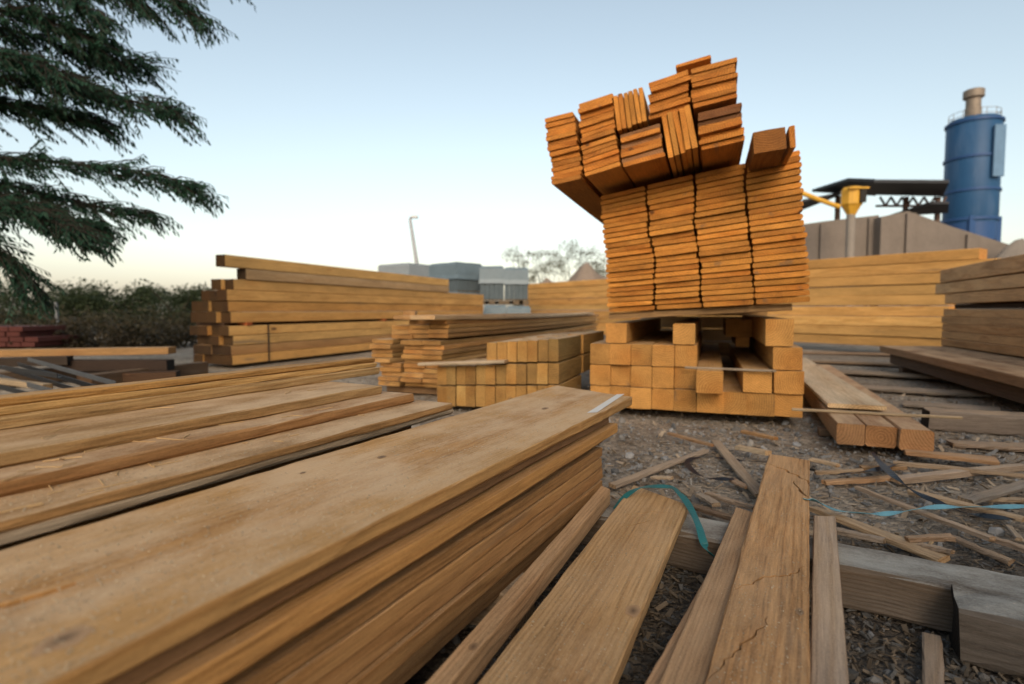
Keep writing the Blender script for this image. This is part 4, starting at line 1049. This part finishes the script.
for k in range(14):
    an = 2 * math.pi * k / 14; rl.bar((sr_ * .93 * math.cos(an), sr_ * .93 * math.sin(an), zt_), (sr_ * .93 * math.cos(an), sr_ * .93 * math.sin(an), zt_ + .5), .018)
    a2 = 2 * math.pi * (k + 1) / 14
    for hh in (.25, .5): rl.bar((sr_ * .93 * math.cos(an), sr_ * .93 * math.sin(an), zt_ + hh), (sr_ * .93 * math.cos(a2), sr_ * .93 * math.sin(a2), zt_ + hh), .02)
rl.build('roof_railing', GALV, t)
pp = MB(); an = R(-80); px_, py_ = (sr_ + .18) * math.cos(an), (sr_ + .18) * math.sin(an)
pp.box((px_, py_, lerp(zb_, zt_, .66)), (.55, .10, (zt_ - zb_) * .5)); pp.build('ladder_cage', plain('faded_blue', (.10, .18, .28), .5, var=.3, scale=3), t)

# ------------------------------------------------------------------ trees
BARK = plain('bark', (.022, .019, .014), .95, var=.35, scale=12, bump=.6)
def leaf_material(name, rough=.6):
    m, nt, b = newmat(name); n = N(nt)
    a = n('ShaderNodeAttribute', attribute_name='tone').outputs['Color']
    nt.links.new(a, b.inputs['Base Color']); b.inputs['Roughness'].default_value = rough
    tr_ = n('ShaderNodeBsdfTranslucent', {'Color': n.mix(1.0, a, (1.1, 1.25, .6), 'MULTIPLY')})
    mx = n('ShaderNodeMixShader', {0: .22, 1: b.outputs[0], 2: tr_.outputs[0]})
    nt.links.new(mx.outputs[0], nt.nodes['Material Output'].inputs['Surface'])
    return m
LEAF = leaf_material('dark_leaf'); LEAF2 = leaf_material('hedge_leaf')
class Leaves:
    def __init__(s): s.v = []; s.f = []; s.c = []
    def leaf(s, p, d, nrm, L, w, c):
        d = d.normalized(); sd = d.cross(nrm)
        if sd.length < 1e-4: sd = Vector((1, 0, 0))
        sd.normalize(); nn_ = sd.cross(d); k = len(s.v)
        s.v += [tuple(p), tuple(p + d * L * .45 + sd * w / 2 + nn_ * L * .05), tuple(p + d * L - nn_ * L * .08), tuple(p + d * L * .45 - sd * w / 2 + nn_ * L * .05)]
        s.f += [(k, k + 1, k + 2, k + 3)]; s.c.append(c)
    def build(s, name, mat, parent):
        me = bpy.data.meshes.new(name); me.from_pydata(s.v, [], s.f); me.update(); tone(me, s.c)
        return link(name, me, mat, parent)

# the overhanging tree at the upper left: trunk outside the picture, boughs reaching in
def near_tree():
    r = random.Random(17)
    base = Vector((-7.6, 4.6, 0))
    t = empty('tree', base); tag(t, 'dark feathery-leaved tree overhanging the yard from the upper left', 'tree')
    MB().tube([Vector((0, 0, -.1)), Vector((.1, .05, 1.5)), Vector((.05, .1, 3.2)), Vector((.25, .1, 5.2))], [.24, .20, .16, .09], 14).build('trunk', BARK, t, True)
    lv = Leaves()
    YT = 5.2
    def B(px, py, Y): return D(px, py, Y) - base
    boughs = [  # start height on trunk, pixel path with depth
        (4.6, [(-190, -30, 4.9), (-60, -25, 5.0), (60, -12, 5.1), (150, -10, 5.2), (196, 14, 5.2)], 1.05),
        (4.2, [(-190, 20, 5.4), (-60, 20, 5.4), (30, 35, 5.4), (95, 60, 5.5), (140, 62, 5.5)], .95),
        (3.6, [(-190, 80, 4.9), (-60, 75, 5.0), (40, 82, 5.0), (120, 98, 5.0), (172, 112, 5.0)], 1.05),
        (2.8, [(-190, 165, 5.0), (-60, 158, 5.1), (30, 160, 5.1), (130, 172, 5.1), (192, 188, 5.1)], 1.15),
        (2.6, [(-190, 185, 5.4), (-60, 180, 5.4), (20, 188, 5.5), (90, 205, 5.5), (150, 215, 5.5)], 1.0),
        (2.2, [(-190, 235, 5.0), (-80, 236, 5.0), (-20, 240, 5.0), (12, 262, 5.0), (28, 282, 5.0)], .7),
        (4.8, [(-190, -80, 5.3), (-60, -70, 5.3), (80, -60, 5.3), (190, -40, 5.4), (220, -30, 5.4)], 1.0),
        (4.5, [(-190, 0, 5.0), (-60, 5, 5.0), (20, 12, 5.0), (70, 30, 5.0), (100, 45, 5.0)], 1.1),
        (3.4, [(-190, 105, 5.2), (-60, 100, 5.2), (10, 104, 5.2), (60, 112, 5.2), (96, 122, 5.2)], 1.1),
        (2.7, [(-190, 200, 5.2), (-60, 195, 5.2), (10, 200, 5.2), (60, 214, 5.2), (100, 228, 5.2)], 1.1),
        (4.3, [(-190, 50, 4.7), (-90, 45, 4.7), (-20, 50, 4.7), (30, 62, 4.7), (62, 80, 4.7)], 1.2),
        (2.5, [(-190, 205, 4.8), (-90, 205, 4.8), (-20, 206, 4.8), (40, 216, 4.8), (80, 234, 4.8)], 1.2),
        (4.7, [(-190, -50, 4.9), (-90, -45, 4.9), (-10, -35, 4.9), (50, -15, 4.9), (95, 15, 4.9)], 1.2),
        (4.4, [(-190, -20, 5.7), (-60, -30, 5.7), (20, -25, 5.7), (100, -15, 5.7), (150, 10, 5.7)], 1.0),
        (3.9, [(-190, 40, 5.9), (-100, 45, 5.9), (0, 60, 5.9), (60, 75, 5.9), (100, 92, 5.9)], .9)]
    for (hz, path, dens) in boughs:
        pts = [Vector((.08, .08, hz))] + [B(*p_) for p_ in path]
        C = []
        for i in range(len(pts) - 1):
            p0, p1, p2, p3 = pts[max(i - 1, 0)], pts[i], pts[i + 1], pts[min(i + 2, len(pts) - 1)]
            for k in range(10):
                u = k / 10; C.append(.5 * ((2 * p1) + (p2 - p0) * u + (2 * p0 - 5 * p1 + 4 * p2 - p3) * u * u + (3 * p1 - p0 - 3 * p2 + p3) * u ** 3))
        C.append(pts[-1])
        nC = len(C)
        limb = MB().tube(C[::2] + [C[-1]], [lerp(.035, .004, i / (len(C[::2]))) for i in range(len(C[::2]) + 1)], 7)
        # twigs along it, alternate sides, hanging towards the tip
        for i in range(12, nC):
            f = i / nC; tdir = (C[min(i + 1, nC - 1)] - C[i - 1]).normalized()
            for _ in range(int(round(4.7 * dens + r.random()))):
                sgn = r.choice((-1, 1))
                side = Vector((r.uniform(-.5, .5), sgn * r.uniform(.2, 1.0), r.uniform(-.95, .6)))
                d = (tdir * r.uniform(.7, 1.3) + side * .75).normalized()
                Lt = r.uniform(.25, .62) * (1.0 - .45 * f)
                p = C[i] + Vector((r.uniform(-.04, .04), r.uniform(-.06, .06), r.uniform(-.05, .05)))
                q = p + d * Lt + Vector((0, 0, -.12 * Lt))
                limb.tube([p, p.lerp(q, .5) + Vector((0, 0, .02)), q], [.006, .004, .002], 4)
                # compound leaves on the twig
                nl = max(4, int(Lt / .036))
                for k in range(nl):
                    u = (k + .6) / nl; o = p.lerp(q, u)
                    for sg in (-1, 1):
                        if r.random() < .12: continue
                        ld = (d * .55 + d.cross(Vector((0, 0, 1))).normalized() * sg * .55 + Vector((0, 0, -r.uniform(.35, 1.1)))).normalized()
                        g = r.uniform(.5, 1.3)
                        lv.leaf(o, ld, Vector((r.uniform(-1, 1), r.uniform(-1, 1), r.uniform(.2, 1))), r.uniform(.04, .078), r.uniform(.013, .024), (.014 * g, .046 * g, .026 * g))
        limb.build('limb', BARK, t)
    lv.build('crown', LEAF, t)
near_tree()

def shrub_tree(x, y, h, w, label, grp, seed, nleaf=1500, lsz=.10, cols=((.012, .022, .009), (.036, .048, .018)), thin=False, trunk=.25):
    r = random.Random(seed)
    t = empty('tree', (x, y, 0)); tag(t, label, 'tree', grp)
    tk = MB(); stems = []
    for k in range(4 if not thin else 7):
        a = r.uniform(0, 6.28); e = Vector((math.cos(a) * w * .32, math.sin(a) * w * .32, h * r.uniform(.6, .95)))
        tk.tube([Vector((0, 0, -.05)), e * .4 + Vector((0, 0, h * .08)), e], [.05 * h / 2, .03 * h / 2, .008 * h] if not thin else [.035, .018, .006], 6); stems.append(e)
    tk.build('trunk', BARK, t, True)
    lv = Leaves(); blobs = []
    for k in range(14 if not thin else 46):
        a = r.uniform(0, 6.28); rr = w * .5 * r.random() ** .6; zz = h * r.uniform(trunk, .92)
        rr *= .55 + .6 * math.sin(math.pi * min(1, zz / h) ** 1.0)
        blobs.append((Vector((rr * math.cos(a), rr * math.sin(a) * .8, zz)), w * r.uniform(.10, .22) * (.8 if thin else 1), r.random()))
    for i in range(nleaf):
        c, br, sh = r.choice(blobs)
        v = Vector((r.gauss(0, 1), r.gauss(0, 1), r.gauss(0, .8))).normalized() * br * (r.random() ** .4) * 1.15
        f = r.random() * .6 + sh * .4
        col = tuple(lerp(cols[0][j], cols[1][j], f) for j in range(3))
        lv.leaf(c + v, Vector((r.uniform(-1, 1), r.uniform(-1, 1), r.uniform(-.8, .5))), Vector((r.uniform(-1, 1), r.uniform(-1, 1), r.uniform(0, 1))), lsz * r.uniform(.7, 1.4), lsz * r.uniform(.4, .7), col)
    lv.build('crown', LEAF2, t)
    return t
GT = 'trees and bushes along the left boundary'
hz = [(-25, 288, 24, 3.2, 'dark bushy tree at the far left edge behind the overhanging leaves'), (22, 284, 27, 3.0, 'dark boundary tree left of the gap with the pale pole'), (62, 290, 22, 2.6, 'boundary tree with bright gaps, left of centre in the hedge row'),
      (92, 289, 25, 2.6, 'rounded dark boundary tree in the middle of the row'), (122, 291, 23, 2.4, 'boundary tree with a pale sunlit top, right of the middle'), (150, 290, 26, 2.6, 'low dark boundary tree near the left rear stack'),
      (180, 286, 22, 2.4, 'taller boundary tree peeping up beside the left rear stack'), (205, 293, 27, 2.6, 'boundary tree mostly hidden behind the left rear stack')]
for i, (px, py, Y, w, lab) in enumerate(hz):
    q = D(px, py, Y); shrub_tree(q.x, Y, q.z * 1.0, w * 1.25, lab, GT, 40 + i, 3200, .13, trunk=.06)
for i, (px, py, Y, w, lab) in enumerate(((12, 318, 14, 2.0, 'low dark bush behind the red stack'), (72, 322, 15, 1.8, 'low brownish bush under the pole'), (118, 318, 14, 1.9, 'low dark bush above the orange timber'), (158, 320, 13, 1.7, 'low brown bush beside the dark beam ends'))):
    q = D(px, py, Y); shrub_tree(q.x, Y, q.z * 1.1, w * 1.3, lab, GT, 60 + i, 2200, .09, ((.018, .02, .010), (.05, .04, .02)), trunk=.02)
q = D(57, 300, 12.5); t = empty('post', (q.x, 12.5, 0)); tag(t, 'pale slender post standing before the boundary trees', 'post')
MB().tube([(0, 0, 0), (-.03, 0, D(54, 302, 12.5).z)], .035, 10).build('shaft', STEEL2, t, True)
for i, (px, py, Y, w, lab) in enumerate(((520, 240, 27, 1.6, 'thin distant bush behind the grey-blue pallets'), (548, 246, 27, 2.0, 'sparse distant tree above the lower sand heap'), (574, 238, 27, 2.4, 'taller sparse distant tree left of the leaning stack'), (598, 244, 27, 1.9, 'sparse distant tree touching the leaning stack'))):
    q = D(px, py, Y); shrub_tree(q.x, Y, q.z, w, lab, 'sparse trees behind the sand heaps', 80 + i, 2600, .075, ((.07, .065, .035), (.13, .115, .06)), thin=True, trunk=.2)

for i, (px, py, Y, w) in enumerate(((20, 330, 9.5, 1.5), (62, 331, 9.0, 1.4), (100, 329, 9.4, 1.5), (138, 330, 9.0, 1.4), (172, 328, 9.6, 1.5))):
    q = D(px, py, Y); shrub_tree(q.x, Y, q.z, w, 'dry brown weed bush %s' % ('half hidden by the red stack', 'below the slender post', 'left of the middle, above the orange timber', 'right of the middle, above the orange timber', 'beside the dark ends of the left rear stack')[i],
        'dry weed bushes behind the dark heap', 100 + i, 1500, .07, ((.02, .018, .01), (.06, .042, .022)), trunk=.0)
# red brick pallet at the far left
BRICK = plain('dark_red_brick', (.085, .026, .02), .85, var=.4, scale=8, bump=.3)
t = empty('brick_stack', (D(18, 340, 8.5).x, 8.5, 0)); tag(t, 'dark red brick stack low at the left edge', 'brick stack')
m = MB(); W0 = 1.3
zt_ = D(20, 323, 8.5).z
nr = int((zt_ - .1) / .075)
for k in range(nr):
    for i in range(6):
        if k > nr - 3 and i > 4: continue
        m.box((-W0 / 2 + W0 * (i + .5 + (.25 if k % 2 else 0)) / 6.3, rnd.uniform(-.01, .01), .12 + k * .075), (W0 / 6.3 - .012, .8, .066))
m.build('bricks', BRICK, t); p = MB()
for i in (-1, 0, 1): p.box((i * .5, 0, .035), (.1, .8, .07))
p.build('pallet_base', PALW, t)

# sawdust crumbs on the near planks
def dust_spots():
    r = random.Random(23); out = []
    def add(px, py, z, big=1.0):
        p = W(px, py, z); L = r.uniform(.0008, .0026) * big
        g = r.uniform(.26, .50)
        out.append(((p.x, p.y, z + .0009), L, L * r.uniform(.35, .9), .0007, (g, g * .82, g * .56), .25))
    for i in range(1500):
        x = r.uniform(0, 600); lo = 554 - .299 * x + 4; hi = 709 - .4965 * x - 5
        y = r.uniform(lo, min(hi, 700)) if hi > lo else None
        if y and (y < 684): add(x, y, ZT + .0002)
    for i in range(450):
        y = r.uniform(465, 684); u = (y - 456) / 228; x = r.uniform(lerp(770, 703, u) + 2, 808); add(x, y, .1325)
    for i in range(450):
        y = r.uniform(505, 684); u = (y - 493) / 191; x = r.uniform(lerp(623, 480, u) + 4, lerp(694, 609, u) - 4); add(x, y, .1155)
    for i in range(300):
        x = r.uniform(0, 440); y = r.uniform(.0, 1); a_ = 521 - .2644 * x; b2 = 498 - .236 * x; add(x, lerp(b2 + 2, a_ - 2, y), .378)
    for i in range(34):
        x = r.uniform(0, 360); y = lerp(rr_[0] - rr_[1] * x, rr_[2] - rr_[3] * x, r.random()) if (rr_ := r.choice(((452, .178, 431, .150), (481, .2136, 467, .1976), (519, .2644, 498, .236)))) else 0
        z = {452: .4225, 481: .4005, 519: .378}[rr_[0]]; p = W(x, y, z); L = r.uniform(.015, .06)
        out.append(((p.x, p.y, z + .001), L, .0016, .0012, (.46, .30, .14), .06))
    return out
flakes('sawdust', 'pale sawdust crumbs scattered over the near planks', 'sawdust', dust_spots(), ATT)

# ------------------------------------------------------------------ unseen shed added behind the photographer to shade the foreground
SHW = plain('blocker_boards', (.16, .11, .07), .85, var=.3, scale=3, bump=.3)
t = empty('blocker', (4.6, -3.3, 0)); tag(t, 'unseen shed standing behind the photographer', 'blocker')
MB().box((0, -1.6, 1.55), (8.0, 3.2, 3.1)).build('wall', SHW, t)
MB().box((0, -1.5, 3.2), (8.6, 3.8, .10), Matrix.Rotation(R(-4), 3, 'X')).build('roof', ROOF, t)
MB().box((1.2, .02, 1.0), (1.1, .05, 2.0)).build('blocker_door', plain('blocker_green', (.05, .09, .06), .6), t)

# ------------------------------------------------------------------ light
SUN_EL, SUN_AZ = 27.0, 180.0                  # behind the camera
wd = bpy.data.worlds.new('World'); SC.world = wd; wd.use_nodes = True
wn_ = wd.node_tree; bg = wn_.nodes['Background']
sky = wn_.nodes.new('ShaderNodeTexSky'); sky.sky_type = 'NISHITA'; sky.sun_disc = False
sky.sun_elevation = R(SUN_EL); sky.sun_rotation = R(SUN_AZ); sky.altitude = 50; sky.air_density = 1.3; sky.dust_density = 2.0; sky.ozone_density = 0.3
hs = wn_.nodes.new('ShaderNodeHueSaturation'); hs.inputs['Saturation'].default_value = .66; hs.inputs['Hue'].default_value = .487      # sky colour toned paler and less blue, its light too
wn_.links.new(sky.outputs[0], hs.inputs['Color']); wn_.links.new(hs.outputs[0], bg.inputs[0]); bg.inputs[1].default_value = .142
sl = bpy.data.lights.new('sun', 'SUN'); sl.energy = 1.75; sl.angle = R(34); sl.color = (1.0, .80, .56)
so = bpy.data.objects.new('sun', sl); COL.objects.link(so)
az = R(SUN_AZ); dv = Vector((math.sin(az) * math.cos(R(SUN_EL)), math.cos(az) * math.cos(R(SUN_EL)), math.sin(R(SUN_EL))))
so.rotation_euler = dv.to_track_quat('Z', 'Y').to_euler(); so.location = dv * 30
SC.view_settings.view_transform = 'Standard'; SC.view_settings.look = 'None'; SC.view_settings.exposure = 0.46; SC.view_settings.gamma = 1.0
SC.render.engine = 'CYCLES'; SC.cycles.use_denoising = True; SC.cycles.max_bounces = 6; SC.cycles.diffuse_bounces = 3
